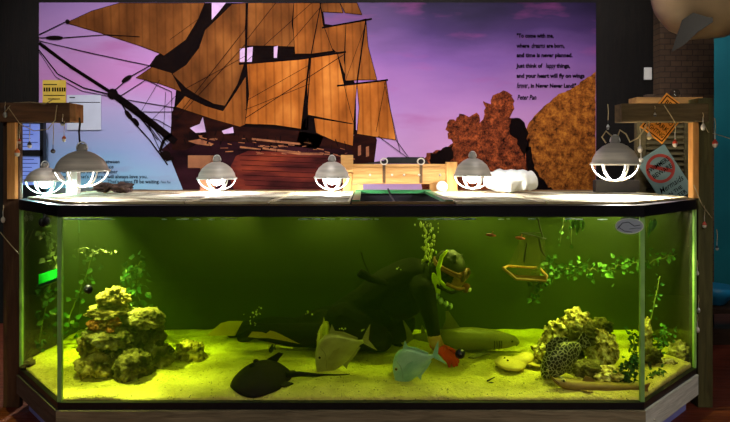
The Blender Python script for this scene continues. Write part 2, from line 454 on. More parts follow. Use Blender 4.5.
for k in range(46):
    px = random.uniform(184, 350); py = 134+(px-184)*.06+random.uniform(0, 16); ribbon(b, [(px,py),(px+random.uniform(2,8),py+random.uniform(-.5,1.4))], random.uniform(.4,1.1), 5)
b.build('rail_pattern', m_gold, mural)
b = MB()   # spars, bowsprit and rigging lines
for pts, w in [([(38,43),(70,66),(112,93)], 3.4), ([(112,93),(140,114),(176,142)], 7), ([(239,64),(300,59),(346,52)], 2), ([(322,28),(372,19)], 1.6),
               ([(337,86),(388,80)], 1.6), ([(247,0),(246,62)], 2.4), ([(321,0),(311,56),(306,128)], 1), ([(366,19),(357,83)], 1.4),
               ([(38,35),(66,22)], .9), ([(38,38),(52,38)], .9), ([(64,38),(105,35),(140,37)], .8), ([(38,41),(90,53),(160,68)], .8),
               ([(39,50),(58,74),(84,88),(112,95)], 1.2), ([(39,52),(56,77),(82,91),(112,97)], .6), ([(112,93),(132,76),(150,66)], .9),
               ([(118,98),(146,80),(172,92)], .7), ([(120,100),(130,118),(150,140),(168,165)], 1.3), ([(124,98),(138,108),(160,136),(170,150)], .9), ([(128,100),(176,108)], .7),
               ([(140,112),(176,112)], .6), ([(140,114),(160,80)], .5), ([(150,122),(176,96)], .5), ([(146,118),(158,120),(172,128)], .7), ([(130,108),(150,128),(160,150)], .8),
               ([(136,112),(158,140)], .8), ([(142,116),(164,146)], .8), ([(148,120),(168,142)], .8), ([(176,118),(245,30),(246,20)], .6), ([(176,120),(246,44)], .6),
               ([(180,92),(246,56)], .5), ([(245,110),(310,84)], .5), ([(246,118),(345,54)], .7), ([(248,100),(308,66)], .5), ([(276,60),(320,8)], .5),
               ([(247,40),(276,0)], .5), ([(246,62),(312,2)], .5), ([(345,82),(366,24)], .4), ([(386,80),(376,132)], .5), ([(384,82),(400,152)], .5), ([(396,140),(409,158)], .6), ([(378,136),(408,158)], .6),
               ([(170,40),(206,14)], .4), ([(172,92),(172,120)], .6), ([(166,92),(164,128)], .4), ([(160,152),(164,140),(172,134)], 3), ([(161,152),(166,160),(174,158)], 3)]:
    ribbon(b, pts, w, 8)
def disc(mb, px, py, r, layer, sq=1, a0=0):
    print_poly([(px+r*math.cos(a*math.pi/6)*math.cos(a0)-r*sq*math.sin(a*math.pi/6)*math.sin(a0), py+r*math.cos(a*math.pi/6)*math.sin(a0)+r*sq*math.sin(a*math.pi/6)*math.cos(a0)) for a in range(12)], layer, '', None, mb)
for q in [(113,94,5.5,1,0), (55,38,9,.24,0), (68,22,2.4,1,0), (127,79,6,.4,-.6), (129,115,6,.4,.9), (136,122,5,.5,.9), (166,155,5,.9,0)]:
    disc(b, q[0], q[1], q[2], 9, q[3], q[4])
b.build('spars_and_rigging', m_ink, mural)
m_rk1 = M('mural_rock_rust', (176,88,44), (104,48,28), scale=11, rough=.75, detail=15, lo=.38, hi=.58, c3=(26,13,13), distort=.1, nr=.86, spec=0)
m_rk2 = M('mural_rock_ochre', (190,122,44), (132,74,30), scale=9, rough=.75, detail=15, lo=.38, hi=.6, c3=(36,18,14), distort=.1, nr=.86, spec=0)
def jag(poly, amp, seed):
    random.seed(seed); out = []; n = len(poly)
    for i in range(n):
        a, c = Vector((*poly[i], 0)), Vector((*poly[(i+1) % n], 0)); k = max(1, int((c-a).length/3))
        for j in range(k):
            p = a.lerp(c, j/k); out.append((p.x+random.uniform(-amp, amp), p.y+random.uniform(-amp, amp)))
    return out
print_poly(jag([(420,160),(428,153),(444,149),(452,144),(446,128),(449,118),(456,122),(461,113),(468,117),(476,114),(481,122),(486,116),(483,100),(490,103),(494,96),(497,92),(503,91),(512,94),(514,108),(511,118),(519,121),(522,132),(529,140),(531,196),(421,196)], 1.6, 5), 2, 'rust_rock', m_rk1)
print_poly(jag([(526,128),(534,116),(542,108),(556,96),(570,89),(584,80),(596,72),(596,196),(528,196),(529,150)], .9, 6), 2, 'ochre_rock', m_rk2)
for poly in [[(509,122),(516,117),(523,121),(527,130),(529,150),(524,158),(516,140),(510,134)], [(524,150),(530,146),(534,168),(548,186),(560,196),(538,196),(528,176)], [(429,156),(452,144),(454,156),(448,168),(432,172)]]:
    print_poly(jag(poly, 1.5, 2), 3, 'rock_cleft_print', m_ink)
b = MB()
print_poly([(39,196),(60,188),(92,188),(104,183),(112,186),(120,184),(130,189),(168,190),(186,192),(186,198),(39,198)], 2, '', None, b)
b.build('shore_print', M('mural_shore', (62,50,44), (110,120,120), scale=8, rough=.7, detail=8), mural)
b = MB(); yy = YM-.0012*6
def wtext(s, px, py, wpx, align='LEFT', **k):
    w = wpx*YM/F
    me_w = [0]
    def mp(u, v): return (X(px,YM)+u, yy, Z(py-.8,YM)+v)
    add_text(b, s, mp, k.pop('size', .062), w, align=align, **k)
for s, py, w in [('"To come with me,',38.5,37), ('and time is never planned.',58,56), ('Just think of          things,',68.5,54), ('and your heart will fly on wings',78.5,68)]:
    wtext(s, 516.5, py, w, bold=.0027)
wtext('where', 516.5, 48.5, 13, bold=.0027); wtext('dreams', 531, 48.8, 13.5, shear=.25, size=.075, bold=.0018); wtext('are born,', 546.5, 48.5, 18, bold=.0027)
wtext('happy', 545.5, 68.8, 10, shear=.25, size=.075, bold=.0018)
wtext('forever', 516.5, 89, 11, shear=.3, size=.085, bold=.0018); wtext(', in Never Never Land!"', 528, 88.5, 48, bold=.0027)
wtext('Peter Pan', 517, 100.5, 19, shear=.2, size=.075, bold=.0018)
m_let = M('mural_lettering', (12,8,18), rough=1, spec=0)
b.build('lettering', m_let, mural); b = MB()
for s, x1, py, w in [('You know that place between',120,164,58), ('sleep and awake, that place',114,169,58), ('where you still remember',118,174,56), ("dreaming? That's where I will always love you.",148,179,92), ("That's where I'll be waiting.",160,184,52)]:
    wtext(s, x1, py, w, align='RIGHT', size=.055, bold=.0008)
wtext('Peter Pan', 161, 184, 9.5, shear=.2, size=.04)
b.build('lettering', m_let, mural)

# notices taped on the mural and poster board beside it
def greek(mb, rows, y):
    for (x0, x1, py, h, D) in rows:
        mb.bb(X(x0,D), X(x1,D), y-.0008, y, Z(py+h,D), Z(py,D))
t = thing('notice', 'small yellow printed notice taped to mural below bowsprit', 'notice', P(54,103,5.985))
MB().bb(X(42.5,5.985), X(66,5.985), 5.985, 5.987, Z(104,5.985), Z(80,5.985)).build('sheet', M('yellow_paper', (206,176,72), (196,164,60), rough=.8), t)
b = MB(); random.seed(3)
greek(b, [(43.5,57,84,1,5.984)] + [(x, x+1.7, 87.5, 4, 5.984) for x in (43.6,46,48.4,52,54.4,56.8,59.2,61.6,63.8)] + [(43.6,65,95,.8,5.984), (48,60,98.5,.9,5.984)], 5.9845)
b.build('print', m_ink, t)
t = thing('notice', 'pale white sheet taped to mural beside the yellow notice', 'notice', P(84,130,5.985))
MB().bb(X(67,5.985), X(101,5.985), 5.985, 5.987, Z(130,5.985), Z(95,5.985)).build('sheet', M('white_paper', (190,196,214), (182,188,206), rough=.8), t)
b = MB(); greek(b, [(69.5,75,97,1,5.984), (69,100,102,.7,5.984)], 5.9845); b.build('print', m_ink, t)
D = 5.8
t = thing('poster_board', 'dark framed board with blue printed sheets behind the left lamps', 'poster board', P(30,195,D))
b = MB()
b.bb(X(8,D), X(44.5,D), D, D+.03, Z(202,D), Z(118,D)); b.build('backing', m_black, t)
b = MB()
for x0, x1, y0, y1 in [(8,18,118,202), (41,44.5,118,202), (17,44,118,123), (17,44,150,156), (17,44,185,202)]:
    b.bb(X(x0,D), X(x1,D), D-.02, D, Z(y1,D), Z(y0,D))
b.build('board_frame', m_black, t)
m_bsheet = M('blue_sheet', (130,156,250), (156,178,255), scale=2, rough=.7)
for y0, y1 in [(123,150), (156,185)]:
    s = MB().bb(X(18,D), X(41,D), D-.006, D-.002, Z(y1,D), Z(y0,D)).build('sheet', m_bsheet, t)
    b = MB(); random.seed(y0)
    for k in range(6): greek(b, [(20, 20+random.uniform(10,19), y0+3+k*4, .8, D)], D-.0065)
    b.build('print_lines', M('blue_print_ink', (60,80,190), rough=.8), s)
t = MB().bb(X(645.5,6), X(653,6), 6.02, 6.04, Z(79.5,6), Z(67,6), .004).build('light_switch', m_white)
tag(t, 'white light switch on the dark wall right of mural', 'light switch')
# ================================================================ wooden frames left and right of the tank
DP = 3.95
fl = thing('timber_frame', 'reddish timber post and crossbeam standing at left end of the aquarium', 'timber frame', (X(12,DP), DP+.02, 0))
MB().bb(X(3,DP), X(19.5,DP), DP, DP+.04, 0, Z(104,DP), .004).build('post', m_postl, fl)
MB().bb(X(2,DP), X(74,DP), DP-.06, DP+.05, Z(122.5,DP), Z(103.5,DP), .005).build('crossbeam', m_beam, fl)
MB().bb(X(74,DP), X(80,DP), DP-.06, DP+.05, Z(122.5,DP), Z(104.5,DP), .003).build('beam_end', m_endgrain, fl)
MB().bb(X(10.5,DP), X(18.5,DP), DP-.04, DP-.002, 1.50, Z(122.6,DP), .003).build('brace', wood('brace_wood', (214,158,92), (180,122,62), 'z'), fl)
fr = thing('timber_frame', 'mossy green timber post and crossbeam standing at right end of the aquarium', 'timber frame', (X(704,DP), DP+.05, 0))
MB().bb(X(698,DP), X(713,DP), DP, DP+.12, 0, Z(98,DP), .004).build('post', m_postr, fr)
MB().bb(X(617,DP), X(703,DP), DP-.07, DP+.04, Z(122.5,DP), Z(104.5,DP), .005).build('crossbeam', m_beamr, fr)
MB().bb(X(690.5,DP), X(696.5,DP), DP-.03, DP+.03, 1.505, Z(122.6,DP), .003).build('brace', wood('brace_wood_right', (206,150,82), (166,112,56), 'z'), fr)
# louvred shutter behind the right beam
D = 4.82
sh = thing('louvered_shutter', 'olive brown louvered shutter standing behind the right crossbeam', 'shutter', (X(664,D), D, 0))
m_sh = wood('shutter_paint', (84,74,46), (62,54,32), 'x', rough=.8)
for x0, x1 in ((637,646), (685,695)):
    MB().bb(X(x0,D), X(x1,D), D, D+.05, 0, Z(104,D), .003).build('stile', m_sh, sh)
MB().bb(X(635,D), X(701,D), D-.03, D+.12, Z(104,D), Z(97.5,D), .004).build('top_rail', wood('shutter_top', (150,112,62), (116,84,46), 'x'), sh)
MB().bb(X(646,D), X(685,D), D, D+.05, .1, .3).build('bottom_rail', m_sh, sh)
b = MB()
z = .36
while z < Z(106,D):
    b.box(((X(646,D)+X(685,D))/2, D+.025, z), (X(685,D)-X(646,D), .012, .05), Matrix.Rotation(math.radians(-35), 3, 'X'))
    z += .048
b.build('louver_slats', m_sh, sh)
b = MB().ball((X(677,D), D+.03, Z(97.5,D)+.04), .04, 3)
t = b.build('glass_float', glass('float_glass', (.75,.8,.8)), smooth=True); tag(t, 'small clear glass float on top of louvered shutter', 'glass float')
b = MB().bb(X(646,D), X(655,D), D-.01, D+.05, Z(97.5,D), Z(94.5,D), .006)
tag(b.build('wood_block', M('dark_block', (60,44,30), rough=.8)), 'little dark block lying on top of louvered shutter', 'block')

def face_frame(cx, cz, D, ang, lean=0):
    """maps flat (u right, v up) on a sign to the room"""
    ca, sa = math.cos(ang), math.sin(ang)
    def mp(u, v, o=0):
        x = u*ca-v*sa; z = u*sa+v*ca
        return Vector((cx+x, D-o+z*lean, cz+z))
    return mp
def sign_plate(mb, mp, w, h, t, o=0, u0=0, v0=0):
    poly = [(u0-w/2, v0-h/2), (u0+w/2, v0-h/2), (u0+w/2, v0+h/2), (u0-w/2, v0+h/2)]
    mb.prism(poly, lambda p: mp(p[0], p[1], o), lambda p: mp(p[0], p[1], o+t))
# yellow warning sign hanging behind the beam
D = 4.12
px = D/F
mp = face_frame(X(664,D), Z(118.5,D), D, math.radians(-38))
t = thing('warning_sign', 'tilted orange yellow shark warning sign hung behind the right crossbeam', 'sign', mp(0,0))
b = MB(); sign_plate(b, mp, 28*px, 43*px, .006); b.build('plate', M('sign_yellow', (236,160,50), (220,140,40), scale=5, rough=.6), t)
b = MB()
for (u, v, w, h) in [(0,19.6,24,1), (0,-19.6,24,1), (-12,0,1,40), (12,0,1,40)]:
    sign_plate(b, mp, w*px, h*px, .001, .0062, u*px, v*px)
for s, v, w in [('BEACH',12,19), ('CLOSED',5,20), ('DUE TO',-2.5,20), ('SHARK',-10,21), ('SIGHTING',-17,21)]:
    add_text(b, s, lambda a, c: mp(a, c+v*px, .0075), 6.6*px, w*px, align='CENTER', bold=.0006)
b.build('lettering', m_ink, t)
# swimmers sign
D = 4.77
px = D/F
mp = face_frame(X(664.5,D), Z(176,D), D, math.radians(33), .0)
t = thing('beach_sign', 'pale blue swimmers beware sign with red ring leaning behind aquarium lid', 'sign', mp(0,0))
b = MB(); sign_plate(b, mp, 33*px, 54*px, .012); b.build('plate', M('sign_pale_blue', (126,150,144), (98,124,120), scale=4, rough=.7, detail=8), t)
b = MB(); n = 40
R1, R0 = 14.6*px, 11.6*px
ring = [mp(R1*math.cos(a), R1*math.sin(a)+9*px, .0135) for a in [k*2*math.pi/n for k in range(n)]]
rin = [mp(R0*math.cos(a), R0*math.sin(a)+9*px, .0135) for a in [k*2*math.pi/n for k in range(n)]]
va = [b.bm.verts.new(p) for p in ring]; vb = [b.bm.verts.new(p) for p in rin]
for k in range(n): b.bm.faces.new((va[k], va[(k+1)%n], vb[(k+1)%n], vb[k]))
q = [b.bm.verts.new(mp(u*px, v*px+9*px, .0136)) for u, v in [(-9.5,7), (-7,9.5), (9.5,-7), (7,-9.5)]]
b.bm.faces.new(q)
b.build('red_ring', M('sign_red', (168,58,44), (146,46,36), scale=8, rough=.7), t)
b = MB()
for s, v, w, sz, kk in [('SWIMMERS',11,25,6.4,dict(bold=.0006)), ('BEWARE',3.6,22,6.4,dict(bold=.0006)), ('Mermaids',-13,27,8.5,dict(shear=.3, bold=.0003)), ('IN THE',-19.4,16,5,dict(bold=.0006)), ('WATER',-25.2,19,5.4,dict(bold=.0006))]:
    add_text(b, s, lambda a, c: mp(a, c+v*px, .0145), sz*px, w*px, align='CENTER', **kk)
b.build('lettering', m_ink, t)

# ---------------------------------------------------------------- fishing floats on strings
m_fw = M('float_white', (236,228,214), rough=.4); m_fr = M('float_red', (206,60,30), rough=.4); m_fo = M('float_orange', (240,120,40), rough=.4)
m_fd = M('float_dark', (40,40,48), rough=.4); m_hook = M('lure_silver', (210,210,204), rough=.3, metal=.6)
def bobber(px, py, D, h, label, top=m_fr, low=m_fw, line=8, kind='float', fat=1, grp=None):
    """a float or lure: body of two colours, stem and its own loop of line"""
    s = D/F
    t = thing('fishing_float' if kind == 'float' else 'fishing_lure', label, 'fishing float' if kind == 'float' else 'fishing lure', P(px, py, D), grp)
    r = h*s*.155*fat; H = h*s
    MB().lathe([(0,0), (r*.7,H*.06), (r,H*.2), (r,H*.26)], (0,0,-H/2), 12).build('body_bottom', low, t, True, local=True)
    MB().lathe([(r,H*.26), (r*.9,H*.38), (r*.35,H*.5), (r*.22,H*.55), (0,H*.55)], (0,0,-H/2), 12).build('body_top', top, t, True, local=True)
    MB().cone((0,0,H*.05), (0,0,H*.5), r*.16, r*.12, 6).build('stem', low, t, local=True)
    MB().tube([(0,0,H*.48), (r*.25,0,H*.5+line*s*.5), (0,.004,H*.5+line*s)], .0025, 5).build('line', m_line, t, local=True)
L = 'left crossbeam'
DL = DP-.075
bobber(17.2, 149, DL, 16, 'orange and white fishing float hanging beside the bright left brace', m_fo, m_fw, 14)
bobber(19.5, 139, DL-.02, 10, 'red topped fishing float hanging high on the left brace', m_fr, m_fw, 9)
bobber(29.5, 142, DL, 13, 'slim white fishing float hanging alone in front of blue sheets', m_fd, m_fw, 12)
bobber(53, 149, DL, 9, 'dark round fishing float hanging on the longest left string', m_fd, m_fd, 22, fat=1.6)
bobber(64, 136, DL, 12, 'white tipped fishing lure hanging near the left beam end', m_fo, m_fw, 9, 'lure')
bobber(62.5, 122, DL-.02, 8, 'round fishing float resting against the left beam end', m_fd, m_fw, 4, fat=1.7)
bobber(5, 112, DL, 12, 'silver fishing lure pinned to the far left of the left crossbeam', m_hook, m_hook, 4, 'lure')
bobber(675, 140, DP-.085, 15, 'small white fishing float with red cap hanging in front of shutter slats', m_fr, m_fw, 8)
bobber(703, 124, DP-.085, 13, 'cream fishing float hanging at the top of right post', m_fw, m_fw, 5)
bobber(649, 133, DP-.085, 14, 'plain wooden fishing float hanging below the yellow sign', m_fw, m_line, 5, fat=1.1)
bobber(640, 146, 4.3, 14, 'silver fishing lure hanging between lamp and louvered shutter', m_hook, m_fw, 12, 'lure')
bobber(641, 158, 4.3, 10, 'round white fishing float hanging above the swimmers sign corner', m_fw, m_hook, 5, fat=1.7)
bobber(608, 125, 4.3, 10, 'dull silver fishing lure hanging left of the right crossbeam', m_hook, m_fd, 16, 'lure')
bobber(655, 113, DP-.085, 8, 'tiny fishing lure pinned on the face of right crossbeam', m_hook, m_fd, 3, 'lure')
bobber(715, 140, DP-.01, 16, 'white fishing float hanging outside the right post near its top', m_fr, m_fw, 14)
bobber(704.5, 222, DP-.015, 13, 'white fishing float hanging just below lid height on right post', m_fr, m_fw, 10)
bobber(717, 246, DP+.02, 9, 'little dark fishing float hanging outside the right post', m_fd, m_fw, 12)
bobber(697.5, 271, DP-.04, 9, 'white fishing lure on tank corner by right post, topmost of three', m_hook, m_fw, 6, 'lure')
bobber(698.5, 308, DP-.04, 10, 'silver fishing lure on tank corner by right post, middle of three', m_hook, m_hook, 8, 'lure')
bobber(697.5, 327, DP-.04, 12, 'white fishing lure on tank corner by right post, lowest of three', m_fw, m_fw, 6, 'lure')
bobber(3, 217, DP-.02, 12, 'white fishing float hanging on left post below lid height', m_fw, m_fw, 6)
def string(label, pts, r=.003, m=m_line): 
    q = [P(*p) for p in pts]; out = []
    for a, b2 in zip(q, q[1:]):
        for k in range(6): out.append(a.lerp(b2, k/6))
    out.append(q[-1])
    t = MB().tube(out, r, 5).build('string', m, smooth=True); tag(t, label, 'string')
string('pale string looping below the left crossbeam', [(8,107,3.87), (20,124,3.87), (34,131,3.87), (48,129,3.87), (55,120,3.87), (57,105,3.87)])
string('pale string running along top of left crossbeam', [(5,112,3.87), (12,103,3.9), (30,102,3.9), (45,104,3.87), (52,100,3.95)])
string('pale cord slanting across the right crossbeam front', [(664,105,3.86), (670,114,3.86), (676,124,3.86)])
string('pale cord falling outside the right post', [(701,118,3.92), (708,132,3.93), (722,136,4.3), (734,140,4.5)])
string('thin cord dropping from lid to right post', [(694,185,3.9), (702,205,3.9), (712,218,3.94)])
string('pale cord tied across the left post', [(0,232,3.92), (10,244,3.92), (19,254,3.91)])
# ================================================================ the aquarium
YF, YC, YB = 3.333, 3.893, 4.70
XL0, XR0 = -1.855, 1.685       # front corners
XL1, XR1 = -2.442, 2.335       # ends
ZB0, ZB1 = .265, .307          # bottom rim
ZT0, ZT1 = 1.43, 1.50          # top rim
ZW = 1.415                     # water level
OUT = [(XL1,YB), (XL1,YC), (XL0,YF), (XR0,YF), (XR1,YC), (XR1,YB)]
def inset(poly, d):
    n = len(poly); c = Vector((sum(p[0] for p in poly)/n, sum(p[1] for p in poly)/n)); out = []
    for i in range(n):
        a, b, e = Vector(poly[i-1]), Vector(poly[i]), Vector(poly[(i+1) % n])
        def nrm(u, v):
            t = (v-u).normalized(); m = Vector((-t.y, t.x))
            return m if m.dot(c-u) > 0 else -m
        n1, n2 = nrm(a, b), nrm(b, e)
        h = (n1+n2).normalized(); out.append(tuple(b+h*(d/max(.2, h.dot(n1)))))
    return out
tank = thing('aquarium', 'large glass aquarium with angled front corners and black rims', 'aquarium', (-.05, YF+.6, ZB0))
m_pane = glass('pane_glass', (.985,.995,.98))
PT = .016
IN = inset(OUT, PT)
def pane(i, name):
    a, b = OUT[i], OUT[i+1]; c, d = IN[i+1], IN[i]
    MB().slab_xy([a, b, c, d], ZB0+.01, ZT1-.01).build(name, m_pane, tank)
pane(2, 'front_pane'); pane(1, 'angled_pane'); pane(3, 'angled_pane'); pane(0, 'side_pane'); pane(4, 'side_pane')
MB().bb(XL1-.012, XL1-.004, YC+.03, YB, ZB0+.02, ZT0).build('side_backing', M('side_backing_dark', (26,28,14), (18,18,10), scale=2, rough=.9), tank)
MB().bb(XR1+.004, XR1+.012, YC+.03, YB, ZB0+.02, ZT0).build('side_backing', M('side_backing_brown', (36,28,14), (24,20,10), scale=2, rough=.9), tank)
m_backp = M('back_panel_dark', (12,14,7), (7,9,4), scale=2, rough=.8)
MB().bb(XL1, XR1, YB, YB+.02, ZB0, ZT1-.01).build('back_panel', m_backp, tank)
def rim(name, z0, z1, o, wi, m):
    A, B = inset(OUT, -o), inset(OUT, wi); mb = MB(); n = len(A)
    vs = [[mb.bm.verts.new((*p, z)) for p in Q] for Q, z in ((A,z0),(A,z1),(B,z1),(B,z0))]
    for i in range(n):
        j = (i+1) % n
        for k in range(4):
            mb.bm.faces.new((vs[k][i], vs[k][j], vs[(k+1)%4][j], vs[(k+1)%4][i]))
    return mb.build(name, m, tank)
rim('top_rim', ZT0, ZT1, .008, .05, m_rim)
rim('bottom_rim', ZB0, ZB1, .008, .03, m_black)
MB().slab_xy(inset(OUT, .01), ZB0, ZB0+.02).build('base_pane', m_black, tank)
m_seam = M('pane_edge_green', (150,190,110), (130,170,96), rough=.3, scale=10)
for (x, y) in [(XL0,YF), (XR0,YF)]:
    MB().bb(x-.012, x+.012, y+.004, y+.026, ZB1, ZT0).build('corner_seam', m_seam, tank)
for (x, y) in [(XL1,YC), (XR1,YC)]:
    MB().bb(x-.004, x+.012, y+.0, y+.022, ZB1, ZT0).build('corner_seam', m_seam, tank)
# oval maker's plate on the front pane
ov = [(math.cos(k*math.pi/16), math.sin(k*math.pi/16)) for k in range(32)]
sx, sz = X(629.5,YF-.002), Z(226,YF-.002)
st = MB().slab_xz([(sx+.087*a, sz+.049*b) for a, b in ov], YF-.003, YF-.0005).build('oval_sticker', M('sticker_rim', (206,214,190), rough=.5), tank)
b = MB().slab_xz([(sx+.08*a, sz+.043*b) for a, b in ov], YF-.0036, YF-.003); b.build('sticker_face', M('sticker_grey', (158,166,176), (146,154,166), rough=.5, scale=4), st)
b = MB()
for pts, w in [([(617,229),(622,223),(628,222),(634,226),(640,225)], .9), ([(622,223),(618,227),(624,231),(632,232)], .7), ([(620,218.6),(629,217.5),(639,219)], .9), ([(629,229),(636,228),(641,228)], .6)]:
    q = [Vector((X(a,YF), YF-.0042, Z(c,YF))) for a, c in pts]; w *= YF/F/2
    for p0, p1 in zip(q, q[1:]):
        d = p1-p0; n = Vector((-d.z,0,d.x)).normalized()*w
        b.bm.faces.new([b.bm.verts.new(p) for p in (p0+n, p1+n, p1-n, p0-n)])
b.build('sticker_logo', M('sticker_ink', (60,66,72), rough=.6), st)

# water: clear body with green murk
def water_mat():
    m, nt, out = newmat('murky_water')
    a = nt.nodes.new('ShaderNodeVolumeAbsorption'); s = nt.nodes.new('ShaderNodeVolumeScatter'); ad = nt.nodes.new('ShaderNodeAddShader')
    a.inputs['Color'].default_value = (.785,.935,.0,1); a.inputs['Density'].default_value = 1.9
    s.inputs['Color'].default_value = (.52,.86,.16,1); s.inputs['Density'].default_value = .05; s.inputs['Anisotropy'].default_value = .35
    nt.links.new(a.outputs[0], ad.inputs[0]); nt.links.new(s.outputs[0], ad.inputs[1]); nt.links.new(ad.outputs[0], out.inputs['Volume'])
    return m
WP = inset(OUT, PT+.002)
wp = [(x, min(y, YB-.003)) for x, y in WP]
tag(MB().slab_xy(wp, ZB0+.022, ZW).build('aquarium_water', water_mat()), 'murky green water filling the aquarium', 'water', kind='stuff')

# sand bed
def sand_z(x, y):
    p = Vector((x, y, 0))
    e_ = max(0, 1-(y-yfront(x))/.16)
    return .338 - .03*e_*e_ + .006*noise.noise(Vector((x*6, y*13, 2))) + .022*noise.noise(p*2.1) + .014*noise.noise(p*5.3+Vector((3,1,0))) + .03*math.exp(-((x-X(666,3.9))**2+(y-4.15)**2)/.12)
def yfront(x):
    if x < XL0: return YF+(XL0-x)/(XL0-XL1)*(YC-YF)
    if x > XR0: return YF+(x-XR0)/(XR1-XR0)*(YC-YF)
    return YF
def sand_mat():
    m = M('sand', (226,208,112), (200,182,90), scale=9, rough=.95, bump=.9, bscale=42, detail=8, spec=.1)
    nt = m.node_tree; bs = [n for n in nt.nodes if n.type == 'BSDF_PRINCIPLED'][0]; src = bs.inputs['Base Color'].links[0].from_socket
    v = nt.nodes.new('ShaderNodeTexVoronoi'); v.inputs['Scale'].default_value = 62; nt.links.new(coords(nt, (1,.7,1)), v.inputs['Vector'])
    n = nt.nodes.new('ShaderNodeTexNoise'); n.inputs['Scale'].default_value = 26; nt.links.new(coords(nt), n.inputs['Vector'])
    k = nt.nodes.new('ShaderNodeMapRange'); k.inputs[1].default_value = .2; k.inputs[2].default_value = .34; k.inputs[3].default_value = 1; k.inputs[4].default_value = 0; nt.links.new(v.outputs['Distance'], k.inputs[0])
    g = nt.nodes.new('ShaderNodeMapRange'); g.inputs[1].default_value = .5; g.inputs[2].default_value = .62; nt.links.new(n.outputs['Fac'], g.inputs[0])
    mu = nt.nodes.new('ShaderNodeMath'); mu.operation = 'MULTIPLY'; nt.links.new(k.outputs[0], mu.inputs[0]); nt.links.new(g.outputs[0], mu.inputs[1])
    m2 = nt.nodes.new('ShaderNodeMath'); m2.operation = 'MULTIPLY'; m2.inputs[1].default_value = .92; nt.links.new(mu.outputs[0], m2.inputs[0])
    mx = nt.nodes.new('ShaderNodeMix'); mx.data_type = 'RGBA'; mx.inputs[7].default_value = lin((74,70,40))
    nt.links.new(m2.outputs[0], mx.inputs[0]); nt.links.new(src, mx.inputs[6]); nt.links.new(mx.outputs[2], bs.inputs['Base Color'])
    return m
b = MB(); NX, NY = 200, 64; g = []; e = PT+.006
for i in range(NX+1):
    x = XL1+e + (XR1-XL1-2*e)*i/NX; y0 = yfront(x)+e*1.3; col = []
    for j in range(NY+1):
        y = y0+(YB-.006-y0)*j/NY; col.append(b.bm.verts.new((x, y, sand_z(x, y))))
    g.append(col)
for i in range(NX):
    for j in range(NY): b.bm.faces.new((g[i][j], g[i+1][j], g[i+1][j+1], g[i][j+1]))
edge = [g[i][0] for i in range(NX+1)] + [g[NX][j] for j in range(1, NY+1)] + [g[i][NY] for i in range(NX-1, -1, -1)] + [g[0][j] for j in range(NY-1, 0, -1)]
low = [b.bm.verts.new((v.co.x, v.co.y, ZB0+.024)) for v in edge]
for k in range(len(edge)):
    b.bm.faces.new((edge[k], low[k], low[(k+1)%len(low)], edge[(k+1)%len(low)]))
b.bm.faces.new(low)
tag(b.build('sand_bed', sand_mat(), smooth=True), 'pale speckled sand covering the aquarium floor', 'sand', kind='stuff')

# scraps of foam along the waterline, modelled for lamp reflections and glow
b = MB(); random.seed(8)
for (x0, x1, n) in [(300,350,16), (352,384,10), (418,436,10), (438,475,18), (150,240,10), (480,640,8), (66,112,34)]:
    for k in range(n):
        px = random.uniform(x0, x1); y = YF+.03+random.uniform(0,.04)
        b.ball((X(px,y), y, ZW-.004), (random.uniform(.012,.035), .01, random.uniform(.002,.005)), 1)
tag(b.build('surface_glint', veil('glint', (206,226,240), (226,238,246), .1, 8, (1,1,1), tl=.85), smooth=True), 'thin bluish foam standing in for reflections along the waterline of the front pane', 'glint', kind='stuff')

# ---------------------------------------------------------------- stand
stand = thing('aquarium_stand', 'weathered wooden stand with blue sides under the aquarium', 'aquarium stand', (-.05, YF+.6, 0))
so = inset(OUT, -.02)
def sboard(a, b2, z0, z1, t, m, name):
    a = Vector((*a, 0)); b2 = Vector((*b2, 0)); d = (b2-a); ang = math.atan2(d.y, d.x)
    n = Vector((-d.y, d.x, 0)).normalized()
    c = (a+b2)/2 + n*(t/2); c.z = (z0+z1)/2
    o = MB().box((0,0,0), (d.length, t, z1-z0), None, .003).build(name, m, stand, local=True)
    o.location = c-Vector(stand.location); o.rotation_euler = (0,0,ang)
sboard(so[2], so[3], .10, ZB0-.002, .03, m_weath, 'top_board')
sboard(so[1], so[2], .13, ZB0-.002, .03, wood('weathered_board_dark', (96,88,78), (66,60,54), 'x', scale=4), 'top_board')
sboard(so[3], so[4], .12, ZB0-.002, .03, m_pale, 'top_board')
MB().slab_xy(inset(OUT, .05), 0, ZB0-.002).build('cabinet_panels', m_blue, stand)
for p in [(so[4][0]-.05, so[4][1]-.02), (so[3][0]+.06, so[3][1]+.02)]:
    MB().ball((p[0], p[1]-.002, .2), .007, 1).build('screw', m_alu, stand)

# ================================================================ things on top
shelf = thing('equipment_shelf', 'plain dark plank shelf running along the back of the aquarium', 'shelf', (0, 5.0, 0))
m_shelf = wood('shelf_wood', (120,92,60), (84,62,40), 'x')
MB().bb(-2.5, 2.2, YB+.025, 5.32, 1.46, 1.50).build('board', m_shelf, shelf)
for x in (-2.3, -.7, .7, 2.1):
    MB().bb(x-.04, x+.04, 5.2, 5.28, 0, 1.459).build('leg', m_shelf, shelf)

